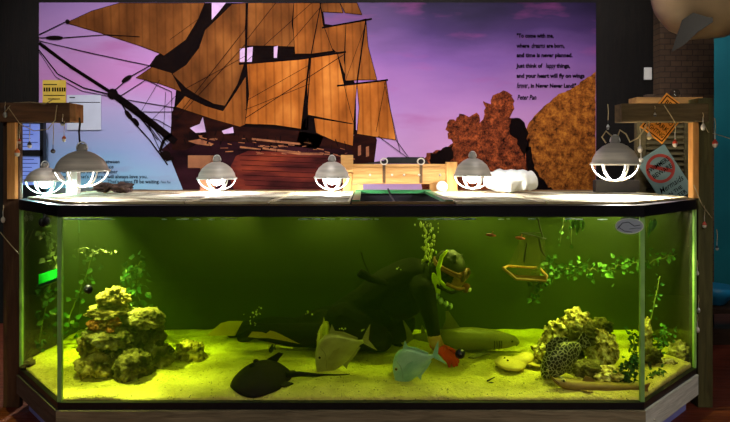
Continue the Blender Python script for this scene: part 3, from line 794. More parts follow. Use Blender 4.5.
# lid panels
PZ0, PZ1 = ZT1+.003, ZT1+.02
m_lid = veil('lid_panel_sheet', (255,250,232), (112,78,42), .40, 4.2, (.55,3.6,1), tl=.36, patchy=.34)
m_lide = M('lid_panel_edge', (196,180,140), (160,140,100), scale=8, rough=.6)
LY0, LY1 = 3.40, YB+.02
def lid(poly, label):
    t = thing('lid_panel', label, 'lid panel', (sum(p[0] for p in poly)/len(poly), sum(p[1] for p in poly)/len(poly), PZ0))
    MB().slab_xy(inset(poly, .012), PZ0+.006, PZ0+.009).build('sheet', m_lid, t)
    A, B = poly, inset(poly, .014); mb = MB(); n = len(A)
    vs = [[mb.bm.verts.new((*p, z)) for p in Q] for Q, z in ((A,PZ0),(A,PZ1-.004),(B,PZ1-.004),(B,PZ0))]
    for i in range(n):
        for k in range(4): mb.bm.faces.new((vs[k][i], vs[k][(i+1)%n], vs[(k+1)%4][(i+1)%n], vs[(k+1)%4][i]))
    mb.build('edge_strip', m_lide, t)
hx0, hx1 = X(352,3.5), X(452,3.5)
hxb0, hxb1 = hx0, hx1
lid([(XL0+.05,LY0),(-1.12,LY0),(-1.12,LY1),(XL1+.04,LY1),(XL1+.04,YC+.02)], 'streaky lid panel with cut corner under the two left lamps')
lid([(-1.11,LY0),(-.6,LY0),(-.6,LY1),(-1.11,LY1)], 'streaky lid panel under the lamp beside wooden blocks')
lid([(-.59,LY0),(hx0-.012,LY0),(hx0-.012,LY1),(-.59,LY1)], 'streaky lid panel left of the green rimmed hatch')
lid([(hx1+.012,LY0),(1.12,LY0),(1.12,LY1),(hx1+.012,LY1)], 'streaky lid panel right of the green rimmed hatch under white bundle')
lid([(1.13,LY0),(XR0-.05,LY0),(XR1-.04,YC+.02),(XR1-.04,LY1),(1.13,LY1)], 'streaky lid panel with cut corner under the big hanging right lamp')
hatch = thing('feeding_hatch', 'open green rimmed hatch in middle of the aquarium lid', 'hatch', ((hx0+hx1)/2, 4.05, PZ0))
m_gr = M('hatch_green', (44,104,62), (28,78,44), scale=6, rough=.35)
MB().bb(hx0, hx0+.05, LY0+.05, LY1-.1, PZ0, PZ1+.004).build('side_rail', m_gr, hatch)
MB().bb(hx1-.05, hx1, LY0+.05, LY1-.1, PZ0, PZ1+.004).build('side_rail', m_gr, hatch)
MB().bb(hx0, hx1, LY1-.1, LY1-.05, PZ0, PZ1+.012).build('back_rail', m_gr, hatch)
MB().bb(hx0, hx1, LY0, LY0+.045, PZ0, PZ1-.004).build('front_rail', wood('hatch_front_wood', (140,110,66), (100,76,44), 'x'), hatch)
b = MB().tube([P(395,203,3.46), P(391,196,3.6), P(388,189,3.7)], .006, 6)
tag(b.build('prop_rod', m_black), 'thin black prop rod standing in the green rimmed hatch', 'rod')

# wooden rack at the back of the lid
D = 4.86
rk = thing('wooden_rack', 'pale pine board rack on two legs standing at back middle of the lid', 'rack', P(400,192,D))
pl = MB().bb(X(352,D), X(446,D), D, D+.04, Z(184,D), Z(167,D), .003).build('board', m_wood, rk)
MB().bb(X(352,D), X(446,D), D-.004, D+.22, Z(167,D), Z(164,D), .003).build('top_board', m_wood, rk)
MB().bb(X(341,D), X(353,D), D-.03, D+.06, Z(172,D), Z(155,D), .003).build('end_block', m_wood, rk)
m_pine2 = wood('pine_upright', (214,166,100), (176,124,66), 'z')
MB().bb(X(343,D), X(352,D), D-.02, D+.05, 1.503, Z(172.2,D), .003).build('leg', m_pine2, rk)
MB().bb(X(446,D), X(457,D), D-.02, D+.05, 1.503, Z(162,D), .003).build('leg', m_pine2, rk)
MB().bb(X(352,D), X(363,D), D-.03, D+.03, 1.503, Z(184.2,D), .003).build('foot_block', m_pine2, rk)
MB().bb(X(430,D), X(440,D), D-.0, D+.03, 1.503, Z(184.2,D), .003).build('foot_block', m_pine2, rk)
for px in (370,392,404,419,440):
    MB().ball((X(px,D), D-.003, Z(175,D)), .011, 2).build('screw', m_alu, rk)
for px in (384, 421):
    MB().tube([(X(px,D)+.03*math.cos(a), D+.0, Z(161.5,D)+.028*math.sin(a)) for a in [k*math.pi/6 for k in range(12)]], .006, 6, True).build('eyelet', m_alu, rk)
    MB().bb(X(px-1.5,D), X(px+1.5,D), D-.005, D-.001, Z(183,D), Z(165,D)).build('strap', M('rack_strap', (92,64,34), rough=.7), rk)
b = MB().prism([(X(362,D),Z(163.8,D)), (X(430,D),Z(163.8,D)), (X(424,D),Z(157,D)), (X(388,D),Z(157,D)), (X(384,D),Z(160.5,D))], lambda p: (p[0],D+.05,p[1]), lambda p: (p[0],D+.17,p[1]))
tag(b.build('equipment_case', m_black), 'low black case lying on top of the pine rack', 'case')
b = MB().ball((X(442,4.76), 4.76, 1.503+.05), .05, 3)
tag(b.build('white_ball', m_white, smooth=True), 'white ball resting at right foot of the pine rack', 'ball')
# wooden blocks behind the centre left lamp
D = 4.8
m_card = M('brown_block', (150,98,64), (122,76,48), scale=5, rough=.85)
b = MB().bb(X(200,D), X(212,D), D, D+.1, 1.503, Z(168.1,D), .004); tag(b.build('wooden_block', m_card), 'upright brown block standing behind the lamp nearest ship bow', 'block')
b = MB().bb(X(188.5,D), X(211,D), D-.02, D+.13, Z(168,D), Z(155.5,D), .004); tag(b.build('wooden_block', m_card), 'brown block lying crosswise on the upright block near ship bow', 'block')
# plastic wrapped bundle
D = 4.52
b = MB().chain([P(492,183,D), P(501,184,D), P(512,183,D), P(522,183,D), P(529,184,D)], [.075,.086,.082,.086,.07], 3, 20)
o = b.build('plastic_bundle', M('white_plastic_wrap', (240,240,234), (214,218,212), scale=7, rough=.35, spec=.6), local=True)
def crump(c):
    n = noise.noise(c*9)*.022 + noise.noise(c*22)*.010
    k = noise.voronoi(c*11)[0]
    return c+Vector((noise.noise(c*7+Vector((5,0,0)))*.02, n, n*1.1+(k[1]-k[0])*.02))
fuse(o, .009, 2, crump)
lo = min(v.co.z for v in o.data.vertices)
o.location.z += (PZ0+.0095)-lo
tag(o, 'crumpled white plastic wrapped bundle lying on the lid', 'bundle')
D = 4.62
b = MB().bb(X(596,D), X(640,D), D, D+.07, PZ0+.0095, Z(180,D), .008); tag(b.build('dark_box', M('box_grey', (66,60,54), (50,46,42), rough=.6)), 'low dark grey box on the lid behind the big hanging lamp', 'box')

# ---------------------------------------------------------------- heat lamps
def lamp(px, py, D, rpx, hpx, gpx, label, gcol, power, lc, bd=.6, cone=140, bl=.75):
    """px, py: middle of the rim; r, h, g: rim radius, height of dome with socket, depth of guard"""
    s = D/F; r = rpx*s; h = hpx*s; g = gpx*s
    t = thing('dome_lamp', label, 'lamp', P(px, py, D), None, (0, 0, -math.atan((px-CX)/F)))
    hd = h*.72
    prof = [(r*1.06,-.004), (r*1.06,.004), (r*.99,.008), (r*.93,hd*.3), (r*.78,hd*.6), (r*.52,hd*.86), (r*.27,hd), (r*.2,hd)]
    inner = [(a-.004, z-.004) for a, z in prof[::-1][:-1]] + [(r*1.02,-.004)]
    MB().lathe(prof+inner+[prof[0]]).build('lamp_shade', m_alu, t, True, local=True)
    sk = MB().lathe([(0,hd-.01), (r*.2,hd-.01), (r*.2,hd+.02), (r*.17,hd+.024), (r*.17,h-.01), (r*.12,h), (0,h)], n=18).build('socket', M('socket_grey', (150,146,138), rough=.5), t, True, local=True)
    b = MB()
    for k in range(3):
        a = k*math.pi/3+.06
        b.tube([(r*.98*math.cos(a)*math.cos(q), r*.98*math.sin(a)*math.cos(q), -g*math.sin(q)) for q in [math.pi*j/16 for j in range(17)]], .0052, 6)
    b.tube([(r*1.03*math.cos(q), r*1.03*math.sin(q), -.006) for q in [k*2*math.pi/28 for k in range(28)]], .006, 6, True)
    b.build('wire_guard', m_wire, t, True, local=True)
    MB().lathe([(0,-g*bd), (r*.18,-g*bd+r*.05), (r*.3,-g*bd+r*.2), (r*.31,-g*bd+r*.34), (r*.2,-g*bd+r*.56), (r*.1,hd*.85), (0,hd*.86)], n=20).build('bulb', emis('bulb_'+gcol[0], gcol[1], 520 if bd > .3 else 240), t, True, local=True)
    MB().tube([(r*.2*math.cos(q)*1.0, 0, hd+.012+r*.3*math.sin(q)) for q in [math.pi*j/10 for j in range(11)]], .0045, 6).build('hanging_loop', m_wire, t, True, local=True)
    li = bpy.data.lights.new('bulb_light', 'SPOT'); li.energy = power; li.color = lc; li.spot_size = math.radians(cone); li.spot_blend = bl; li.shadow_soft_size = .02
    lo = bpy.data.objects.new('bulb_light', li); COL.objects.link(lo); lo.location = P(px, py, D)+Vector((0,0,-g*bd-.03))
    return t
G1 = ('cool', (196,255,246)); G2 = ('white', (255,250,240)); G3 = ('rosy', (255,244,250))
LP = 3.1
lamp(45, 180, 4.25, 17, 17, 14, 'smaller dome lamp with cool bluish light behind the left timber frame', G1, 90*LP, (.72,1,.93))
lamp(82, 170, 3.62, 24.5, 26, 17, 'big dome lamp hanging by black cord from the left crossbeam', G2, 900*LP, (1,.95,.84), .12, 84, 1)
lamp(217, 178, 4.42, 18.5, 22, 12.5, 'dome lamp standing on lid in front of the brown wooden blocks', G3, 120*LP, (1,.93,.88))
lamp(332, 177, 4.42, 17, 21, 13, 'dome lamp standing on lid at left end of the pine rack', G2, 62*LP, (1,.92,.82))
lamp(472.5, 175, 4.32, 18, 23, 14, 'dome lamp standing on lid between pine rack and white bundle', G2, 130*LP, (1,.93,.84))
lamp(615, 163.5, 3.85, 22, 28, 17.5, 'large dome lamp hanging at right end of the aquarium below the crossbeam', G2, 170*LP, (1,.94,.80), -.3)
t = MB().tube([P(79.5,118,3.89), P(80,124,3.86), P(79,132,3.75), P(79.5,140,3.66), P(81,146,3.62)], .0065, 8).build('lamp_cord', m_cord, smooth=True); tag(t, 'black cord running from left beam end down to the big lamp', 'cord')
t = MB().tube([P(613,137,3.85), P(606,131,3.85), P(602,137,3.85), P(606,143,3.86)], .005, 7).build('lamp_cord', m_line, smooth=True); tag(t, 'short looped cord beside the socket of the big right lamp', 'cord')
t = MB().tube([P(617,138,3.85), P(620,130,3.86), P(626,134,3.87), P(630,142,3.88), P(638,138,3.88), P(645,128,3.88), P(648,122,3.88)], .005, 7).build('lamp_cord', m_line, smooth=True); tag(t, 'pale cord from big right lamp up to the crossbeam', 'cord')
b = MB(); 
b.bb(X(306,4.3), X(350,4.3), 4.05, 4.3, PZ0+.0096, PZ0+.0115)
tag(b.build('paper_sheet', m_white), 'white sheet of paper lying on lid in front of the lamp at rack', 'paper')

# ================================================================ right hand corner of the room
D = 5.3
t = thing('side_shelf', 'dark wooden side shelf standing in the corner beyond the right post', 'shelf', (X(745,D), D+.2, 0))
m_ds = wood('side_shelf_wood', (62,44,32), (42,30,22), 'x')
MB().bb(X(704,D), 4.9, D, D+.5, Z(314,D), Z(309,D), .004).build('board', m_ds, t)
MB().bb(X(704,D), 4.9, D+.02, D+.05, Z(368,D), Z(330,D), .004).build('apron', m_ds, t)
for x in (X(706,D), 4.7): MB().bb(x, x+.08, D+.06, D+.14, 0, Z(314.1,D)).build('leg', m_ds, t)
b = MB().lathe([(0,0), (.08,0), (.09,.012), (.15,.09), (.185,.18), (.178,.18), (.14,.09), (.08,.02), (0,.018)], (X(728,D), D+.2, Z(309,D)), 32)
tag(b.build('bowl', M('bowl_blue', (40,150,200), (30,130,182), scale=3, rough=.35), smooth=True), 'bright blue bowl on the dark side shelf', 'bowl')
b = MB().tube([(X(708,5),4.6,.012), (X(722,5),4.8,.012), (X(736,5),4.95,.012), (3.9,4.9,.012)], .012, 8)
tag(b.build('floor_cable', m_cord, smooth=True), 'black cable lying on red floor beside the right post', 'cable')

# hanging shark model
D = 4.6
s = D/F
sm = thing('shark_model', 'large grey brown shark model hanging from the ceiling at upper right', 'shark model', P(702,-14,D), rot=(0,math.radians(-8),0))
L = [(-46,.05,1,1),(-45,.5,14,16),(-41,1,24,30),(-32,1,32,42),(-14,1,40,52),(14,1,42,54),(50,1,38,46),(90,1,28,34),(130,1,16,18),(165,1,6,6)]
MB().loft([(x*s, 0, 0, hu*.9*s, hu*s, hd*s) for x, w, hu, hd in L], 28).build('body', M('shark_skin_model', (150,126,92), (122,102,76), scale=2, rough=.5, stretch=(1,1,1)), sm, True, local=True)
def fin(mb, poly, y0, y1, ca=1): mb.slab_xz(poly, y0, y1)
mf = M('shark_fin_model', (26,21,16), (20,17,13), rough=.5)
smR = Matrix.Rotation(math.radians(8), 3, 'Y'); smO = Vector(sm.location)
def SL(px, py, dd): return smR @ (P(px, py, dd)-smO)
fp = [(682,20),(676,38),(671.5,52),(684,45),(698,32),(713,22),(712,12),(694,12)]
MB().prism(fp, lambda p: SL(p[0], p[1], 4.25+(52-p[1])*.004), lambda p: SL(p[0], p[1], 4.28+(52-p[1])*.005)).build('pectoral_fin', mf, sm, local=True)
MB().slab_xy([(.25,.28),(.12,.46),(.2,.5),(.42,.28)], -.13, -.10).build('pectoral_fin', mf, sm, local=True)
MB().slab_xz([(0,38*s), (30*s,36*s), (34*s,70*s), (22*s,68*s)], -.015, .015).build('dorsal_fin', mf, sm, local=True)
MB().slab_xz([(158*s,0), (172*s,6*s), (196*s,44*s), (184*s,6*s), (190*s,-26*s), (172*s,-6*s)], -.012, .012).build('tail_fin', mf, sm, local=True)
for x in (-10, 80):
    top = P(700+x, 0, D); top.z = ceil_z
    t = MB().cone((top.x, D, Z(-50,D)), tuple(top), .004, .004, 6).build('hanging_wire', m_cord); tag(t, 'thin wire holding shark model from the ceiling, %s' % ('nearer its head' if x < 0 else 'nearer its tail'), 'wire')

b = MB().bb(X(66,4.3), X(77,4.3), 4.3, 4.36, PZ0+.0097, Z(171,4.3), .004)
tag(b.build('white_carton', m_white), 'small white carton standing on the lid between the two left lamps', 'carton')
for px, w, h, sd, lb in [(103,17,8,51,'dark knotty driftwood chunk lying on lid beside the white carton'), (121,20,9,52,'dark flat driftwood chunk lying on lid below the left lettering')]:
    o = rock_mb(sd, (w*.0041, .05, h*.0041), .45, 4, .5).build('driftwood', M('driftwood_brown_%d' % sd, (92,70,60), (44,32,28), scale=14, rough=.9), None, True, local=True)
    o.location = P(px, 190, 4.5); o.location.z = PZ0+.0097-min(v.co.z for v in o.data.vertices); tag(o, lb, 'driftwood')
# ================================================================ rocks
def rock_mat(name, a, b, c, sc=9):
    return M(name, a, b, scale=sc, rough=.9, bump=.8, bscale=44, detail=9, lo=.38, hi=.62, c3=c, spec=.15)
rm = [rock_mat('reef_rock_tan', (196,176,120), (150,128,78), (84,74,40)), rock_mat('reef_rock_grey', (166,156,116), (116,104,68), (62,58,34)),
      rock_mat('reef_rock_dark', (128,118,80), (84,76,46), (44,42,24)), rock_mat('reef_rock_pale', (246,232,186), (190,166,112), (70,56,30), 24),
      rock_mat('reef_rock_rust', (206,126,84), (160,96,60), (96,70,40))]
def rock(px, py, wpx, hpx, D, mi, seed, label, grp, depth=None, rough=.36, pit=.55, rot=0):
    s = D/F; w = wpx*s/2; h = hpx*s/2; d = depth or w*.85
    o = rock_mb(seed, (w*.98, d, h*.98), rough, 5, pit).build('reef_rock', rm[mi], None, True, local=True)
    o.location = P(px, py, D); o.rotation_euler = (0, rot, 0)
    return tag(o, label, 'rock', grp)
gl = 'reef rocks stacked in the left pile'
for a in [(113,297,27,18,3.82,0,1,'small knobbly reef rock at very top of the left pile',0), (107,311,40,11,3.82,0,2,'flat thin reef slab under the top rock of left pile',-.05),
          (145,318,38,19,3.84,1,3,'wide reef rock at upper right shoulder of left pile',.1), (103,325,26,14,3.74,4,4,'rust tinted reef rock under the flat slab of left pile',0),
          (110,336,46,20,3.76,1,5,'broad tan reef rock across the middle of left pile',.1), (91,345,20,21,3.72,0,6,'round reef rock sticking out of the left side of left pile',0),
          (124,346,38,28,3.80,2,7,'large dark reef rock in the core of left pile',0), (150,334,26,34,3.84,2,8,'tall dark reef rock at right side of left pile',0),
          (98,366,34,26,3.70,0,9,'tan reef rock at lower left foot of left pile',0), (134,366,36,30,3.66,2,10,'big dark pitted reef rock at front foot of left pile',0),
          (115,356,36,26,3.78,1,11,'grey reef rock tucked behind the front foot rock',0), (158,356,26,24,3.84,1,12,'grey reef rock at lower right foot of left pile',0)]:
    rock(a[0], a[1], a[2], a[3], a[4], a[5], a[6], a[7], gl, rot=a[8])
rock(189, 353, 28, 21, 4.02, 0, 13, 'low reef rock lying alone on sand right of the left pile', None)
rock(30, 366, 13, 10, 3.9, 2, 14, 'small dark rock lying in the left angled corner of tank', None)
gr = 'reef rocks stacked in the right pile'
for a in [(576,318,28,22,3.86,3,21,'pale holey reef rock at very top of the right pile'), (556,333,24,28,3.86,3,22,'pale reef rock at left shoulder of the right pile'),
          (547,349,26,20,3.84,3,23,'pale rough reef rock at lower left slope of right pile'), (582,333,36,30,3.84,2,24,'dark mossy reef rock in middle of the right pile'),
          (602,347,32,40,3.78,3,25,'large pale pitted reef rock at right side of right pile'), (601,324,22,17,3.9,2,26,'dark reef rock behind the upper right of right pile'),
          (606,371,32,13,3.6,3,27,'bright white reef rubble lying before the right pile'), (587,366,30,18,3.66,1,28,'olive reef rock at front foot of the right pile'),
          (533,360,18,11,3.84,3,29,'small pale reef rock at left end of right pile'), (566,350,34,30,3.9,2,30,'dark reef rock hidden behind the netted fish')]:
    rock(a[0], a[1]+3, a[2]*.92, a[3]*.9, a[4], a[5], a[6], a[7], gr, rough=.4, pit=.65)
for a in [(646,338,12,34,3.92,3,41,'thin upright pale reef rock beside the right corner seam'), (667,365,16,11,3.86,3,42,'smooth white stone in right angled corner'),
          (680,356,20,28,3.98,1,43,'brown lumpy reef rock at far right end of the aquarium'), (652,356,16,14,3.84,2,44,'dark reef rock among plants in right angled corner')]:
    rock(a[0], a[1], a[2], a[3], a[4], a[5], a[6], a[7], None)
b = MB().ball(P(491,384,3.56), (.03,.02,.012), 2).cone(P(487,381,3.56), P(495,377,3.58), .006, .003, 6)
tag(b.build('shell_scrap', M('shell_dark', (50,54,30), rough=.7), smooth=True), 'small dark shell scrap on sand in front of pale ray', 'shell')
rock(678, 326, 44, 24, 4.5, 4, 47, 'reddish boulder added for a red glow at back of the right angled corner', None, depth=.12)  # boulder added where a reddish glow shows through the tank

# ================================================================ fish
m_eye = M('fish_eye', (12,12,10), rough=.15, spec=.8); m_iris = M('fish_iris', (200,190,120), rough=.3)
def lookdown(px, py, D, length, label, ca, cb, pitch, yaw):
    """deep flat fish, facing -x; length from forehead to tail root in metres"""
    L = length
    t = thing('lookdown_fish', label, 'fish', P(px, py, D), 'silvery deep bodied fish', (0, pitch, yaw))
    prof = [(-.50,-.33,-.40,.02),(-.49,-.2,-.42,.035),(-.465,-.06,-.42,.05),(-.43,.06,-.41,.06),(-.37,.18,-.39,.07),(-.28,.28,-.365,.078),(-.16,.345,-.345,.08),(-.02,.345,-.31,.075),(.12,.28,-.25,.065),(.27,.17,-.15,.05),(.40,.065,-.055,.03),(.50,.035,-.03,.02)]
    b = MB().loft([(x*L, 0, (a+c)/2*L, w*L, (a-c)/2*L, (a-c)/2*L) for x, a, c, w in prof], 24)
    m = M('skin_'+label[:6], ca, cb, scale=5, rough=.34, metal=.15, stretch=(1,1,2), spec=.6)
    o = b.build('body', m, t, True, local=True)
    mf = M('fin_'+label[:6], tuple(v*.8 for v in ca), cb, scale=9, rough=.5)
    MB().slab_xz([(.48*L,.03*L),(.60*L,.16*L),(.72*L,.27*L),(.64*L,.08*L),(.60*L,0),(.64*L,-.1*L),(.70*L,-.25*L),(.58*L,-.13*L),(.48*L,-.03*L)], -.003, .003).build('tail_fin', mf, t, local=True)
    MB().slab_xz([(-.08*L,.34*L),(.03*L,.50*L),(.05*L,.36*L),(.2*L,.29*L),(.42*L,.1*L),(.40*L,.055*L),(.2*L,.22*L)], -.0025, .0025).build('dorsal_fin', mf, t, local=True)
    MB().slab_xz([(0,-.29*L),(.05*L,-.40*L),(.1*L,-.31*L),(.28*L,-.2*L),(.42*L,-.09*L),(.38*L,-.05*L),(.2*L,-.18*L)], -.0025, .0025).build('anal_fin', mf, t, local=True)
    for sg in (-1, 1):
        e = MB().ball((-.36*L, sg*.062*L, .0*L), (.042*L,.018*L,.042*L), 2).build('eye', m_iris, t, True, local=True)
        MB().ball((-.362*L, sg*.075*L, 0), (.024*L,.012*L,.024*L), 2).build('pupil', m_eye, e, True, local=True)
        MB().slab_xz([(-.22*L,-.06*L),(-.08*L,.04*L),(.06*L,.06*L),(-.02*L,-.02*L),(-.18*L,-.12*L)], sg*.083*L-.002, sg*.083*L+.002).build('pectoral_fin', mf, t, local=True)
        MB().tube([(-.28*L,sg*.078*L,.16*L),(-.245*L,sg*.082*L,.04*L),(-.25*L,sg*.08*L,-.1*L),(-.30*L,sg*.07*L,-.22*L)], .004, 5).build('gill_cover_edge', mf, t, True, local=True)
    MB().tube([(-.497*L,-.012*L,-.33*L),(-.47*L,-.05*L,-.345*L),(-.45*L,-.055*L,-.34*L)], .004, 5).build('mouth', m_eye, t, local=True)
    return t
lookdown(338, 350, 3.72, .36, 'olive tinted lookdown fish hovering in front of the diver', (196,188,128), (150,142,92), math.radians(-17), math.radians(6))
lookdown(412, 363, 3.56, .30, 'bluish silver lookdown fish hovering beside the red glove', (196,228,228), (140,190,186), math.radians(-22), math.radians(-12))
lookdown(325, 334, 4.0, .26, 'pale yellow lookdown fish seen edge on behind the olive tinted fish', (220,206,120), (176,160,84), math.radians(-12), math.radians(68))

# stingray on the sand
D = 3.66; gx, gy = X(262,3.6), 3.62
sr = thing('stingray', 'dark round stingray lying on sand near the front pane', 'stingray', (gx, gy, sand_z(gx, gy)))
b = MB(); n = 48
rings = []
def disc_r(a):   # a: 0 faces the tail (+x)
    c, s_ = math.cos(a), math.sin(a)
    return .185*(1+.10*abs(s_)**3-.05*max(0,-c)**6-.10*max(0, c)**4)
for k in range(9):
    f = k/8.0; rings.append(f)
top = []; 
cen = b.bm.verts.new((0,0,.085)); cb_ = b.bm.verts.new((0,0,.004)); prev = None; prevb = None
def ht(f, a): return .085*(1-f**2.2)*(1+.0)+.006*(1-f)+.012*math.sin(5*a)*f**3*.5+.006
for k in range(1, 9):
    f = k/8; R = []; 
    for j in range(n):
        a = 2*math.pi*j/n; r = disc_r(a)*f
        R.append(b.bm.verts.new((r*math.cos(a)*1.0, r*math.sin(a)*1.12, ht(f, a))))
    for j in range(n):
        if prev is None: b.bm.faces.new((cen, R[j], R[(j+1)%n]))
        else: b.bm.faces.new((prev[j], R[j], R[(j+1)%n], prev[(j+1)%n]))
    prev = R
R2 = [b.bm.verts.new((v.co.x*.97, v.co.y*.97, v.co.z-.008)) for v in prev]
for j in range(n):
    b.bm.faces.new((prev[j], R2[j], R2[(j+1)%n], prev[(j+1)%n])); b.bm.faces.new((R2[j], cb_, R2[(j+1)%n]))
m_ray = M('ray_skin', (24,20,14), (13,12,9), scale=16, rough=.75, spec=.15, bump=.2)
b.build('body', m_ray, sr, True, local=True)
MB().tube([(.14,.0,.035),(.22,.01,.04),(.32,.03,.03),(.42,.06,.022),(.50,.09,.02)], [.018,.014,.009,.006,.002], 8).build('tail', m_ray, sr, True, local=True)
for sg in (-1, 1):
    q = MB().ball((-.05, sg*.035, .09), (.018,.014,.014), 2).build('eye_bump', m_ray, sr, True, local=True)
    MB().ball((-.058, sg*.044, .093), .006, 1).build('eye', m_eye, q, True, local=True)
    MB().slab_xy([(.11,sg*.03),(.20,sg*.07),(.16,sg*.12),(.09,sg*.10)], .012, .02).build('pelvic_fin', m_ray, sr, local=True)
MB().slab_xz([(.0,.085),(.07,.125),(.10,.12),(.075,.09),(.06,.07)], .09, .1).build('raised_fin_edge', m_ray, sr, local=True)

sr.scale = (1.13,1.13,1.2); sr.rotation_euler.z = math.radians(-6)

# shark resting on sand, facing +x
gx, gy = X(487,4.08), 4.08
tx = lambda x: x if x > -.33 else -.33+(x+.33)*.5
hk = thing('shark', 'slim olive grey shark resting on sand behind the red glove', 'shark', (gx, gy, sand_z(gx, gy)+.085), rot=(0,0,math.radians(-7)))
secs = [(.235,.008,.004),(.225,.03,.018),(.20,.05,.034),(.15,.066,.052),(.08,.078,.066),(0,.086,.078),(-.10,.088,.084),(-.20,.082,.080),(-.32,.066,.066),(tx(-.45),.046,.05),(tx(-.58),.03,.036),(tx(-.70),.018,.024),(tx(-.76),.012,.018)]
m_shk = M('shark_skin', (134,126,84), (110,102,66), scale=4, rough=.45, stretch=(1,1,1))
b = MB().loft([(x, 0, .012 if x < .2 else .012+(x-.2)*-.3, w, h, h*.95) for x, w, h in secs], 24)
b.build('body', m_shk, hk, True, local=True)
m_shf = M('shark_fin', (126,118,76), (100,92,58), scale=8, rough=.5)
MB().slab_xz([(-.185,.075),(-.285,.215),(-.305,.21),(-.30,.15),(-.33,.07)], -.006, .006).build('dorsal_fin', m_shf, hk, local=True)
MB().slab_xz([(tx(-.56),.03),(tx(-.62),.10),(tx(-.64),.095),(tx(-.645),.03)], -.004, .004).build('second_dorsal_fin', m_shf, hk, local=True)
MB().slab_xz([(tx(a),c) for a, c in [(-.74,.0),(-.80,.06),(-.93,.15),(-.87,.05),(-.86,.0),(-.88,-.05),(-.80,-.02)]], -.004, .004).build('tail_fin', m_shf, hk, local=True)
for sg in (-1, 1):
    b = MB(); b.slab_xy([(.02,sg*.07),(-.06,sg*.075),(-.15,sg*.20),(-.11,sg*.21)], -.062, -.054); b.build('pectoral_fin', m_shf, hk, local=True)
    for k in range(4):
        x = .045+k*.017
        MB().tube([(x, sg*(.081-.0008*k*k), .03), (x+.002, sg*(.086-.0008*k*k), .005), (x, sg*(.083-.0008*k*k), -.025)], .003, 5).build('gill_slit', m_eye, hk, local=True)
    MB().ball((.175, sg*.058, .022), (.009,.006,.008), 2).build('eye', m_eye, hk, True, local=True)
MB().tube([(.205,-.045,-.012),(.222,0,-.016),(.205,.045,-.012)], .004, 5).build('mouth', m_eye, hk, local=True)

# small pale ray
gx, gy = X(513,3.83), 3.80
t = thing('small_ray', 'small pale tan ray resting on sand in front of shark snout', 'ray', (gx, gy, sand_z(gx, gy)+.004), rot=(0,0,math.radians(12)))
m_pr = M('pale_ray_skin', (214,186,112), (190,160,92), scale=8, rough=.6)
b = MB().ball((-.03,0,.03), (.105,.12,.032), 3).ball((.05,.0,.045), (.08,.05,.035), 3).ball((.11,.03,.05), (.06,.05,.04), 3)
o = b.build('body', m_pr, t, local=True); fuse(o, .008, 5)
MB().tube([(.12,.03,.045),(.20,.06,.05),(.27,.08,.05)], [.022,.012,.004], 8).build('tail', m_pr, t, True, local=True)
for sg in (-1, 1): MB().ball((-.06, sg*.025, .06), .008, 2).build('eye', m_eye, t, True, local=True)
MB().slab_xy([(.07,-.04),(.13,-.11),(.16,-.09),(.12,-.02)], .03, .036).build('pelvic_fin', m_pr, t, local=True)

# long slender fish at the front right
gx, gy = X(596,3.46), 3.46
t = thing('slender_fish', 'long slender tan fish with upturned snout on sand near front right', 'fish', (gx, gy, Z(386.5,3.46)), rot=(0,math.radians(5),0))
secs = [(-.295,.044,.004,.003),(-.285,.034,.010,.008),(-.265,.018,.016,.014),(-.235,.006,.026,.024),(-.20,.0,.034,.030),(-.14,-.004,.038,.034),(-.05,-.004,.036,.034),(.05,-.0,.033,.032),(.14,.006,.028,.026),(.22,.012,.020,.018),(.28,.016,.012,.012)]
m_sf = M('slender_fish_skin', (160,128,64), (116,88,40), scale=7, rough=.5, stretch=(1,1,3))
MB().loft([(x, 0, zc, w, h, h) for x, zc, w, h in secs], 18).build('body', m_sf, t, True, local=True)
MB().slab_xz([(.27,.02),(.34,.055),(.325,.018),(.335,-.02),(.27,.012)], -.003, .003).build('tail_fin', m_sf, t, local=True)
MB().slab_xz([(-.09,.03),(-.07,.062),(-.03,.05),(.0,.03)], -.003, .003).build('dorsal_fin', m_sf, t, local=True)
for sg in (-1, 1):
    e = MB().ball((-.215, sg*.018, .026), (.016,.012,.015), 2).build('eye', m_iris, t, True, local=True)
    MB().ball((-.216, sg*.028, .027), .008, 2).build('pupil', m_eye, e, True, local=True)
    MB().slab_xy([(-.13,sg*.03),(-.07,sg*.075),(-.04,sg*.06),(-.08,sg*.03)], -.016, -.012).build('pectoral_fin', m_sf, t, local=True)
MB().tube([(-.293,-.008,.046),(-.265,-.016,.022),(-.24,-.025,.006)], .003, 5).build('mouth_line', M('mouth_brown', (70,44,20), rough=.6), t, local=True)

# small black fish
def damsel(px, py, D, L, label, yaw):
    t = thing('small_black_fish', label, 'fish', P(px, py, D), 'small black fish', (0,0,yaw))
    m = m_black
    MB().loft([(x*L, 0, 0, w*L, h*L, h*L) for x, w, h in [(-.5,.02,.04),(-.42,.07,.15),(-.25,.11,.26),(0,.11,.30),(.2,.07,.2),(.36,.03,.08)]], 14).build('body', m, t, True, local=True)
    MB().slab_xz([(.33*L,.06*L),(.6*L,.3*L),(.52*L,0),(.6*L,-.28*L),(.33*L,-.06*L)], -.002, .002).build('tail_fin', m, t, local=True)
    MB().slab_xz([(-.2*L,.24*L),(0,.42*L),(.25*L,.3*L),(.2*L,.16*L)], -.002, .002).build('dorsal_fin', m, t, local=True)
    for sg in (-1, 1): MB().ball((-.36*L, sg*.075*L, .05*L), .03*L, 1).build('eye', m_iris, t, True, local=True)
damsel(170, 350, 3.8, .085, 'small black fish swimming beside foot of the left rock pile', 2.7)
damsel(272, 349, 4.0, .085, 'small black fish swimming above sand left of the olive fish', 1.2)
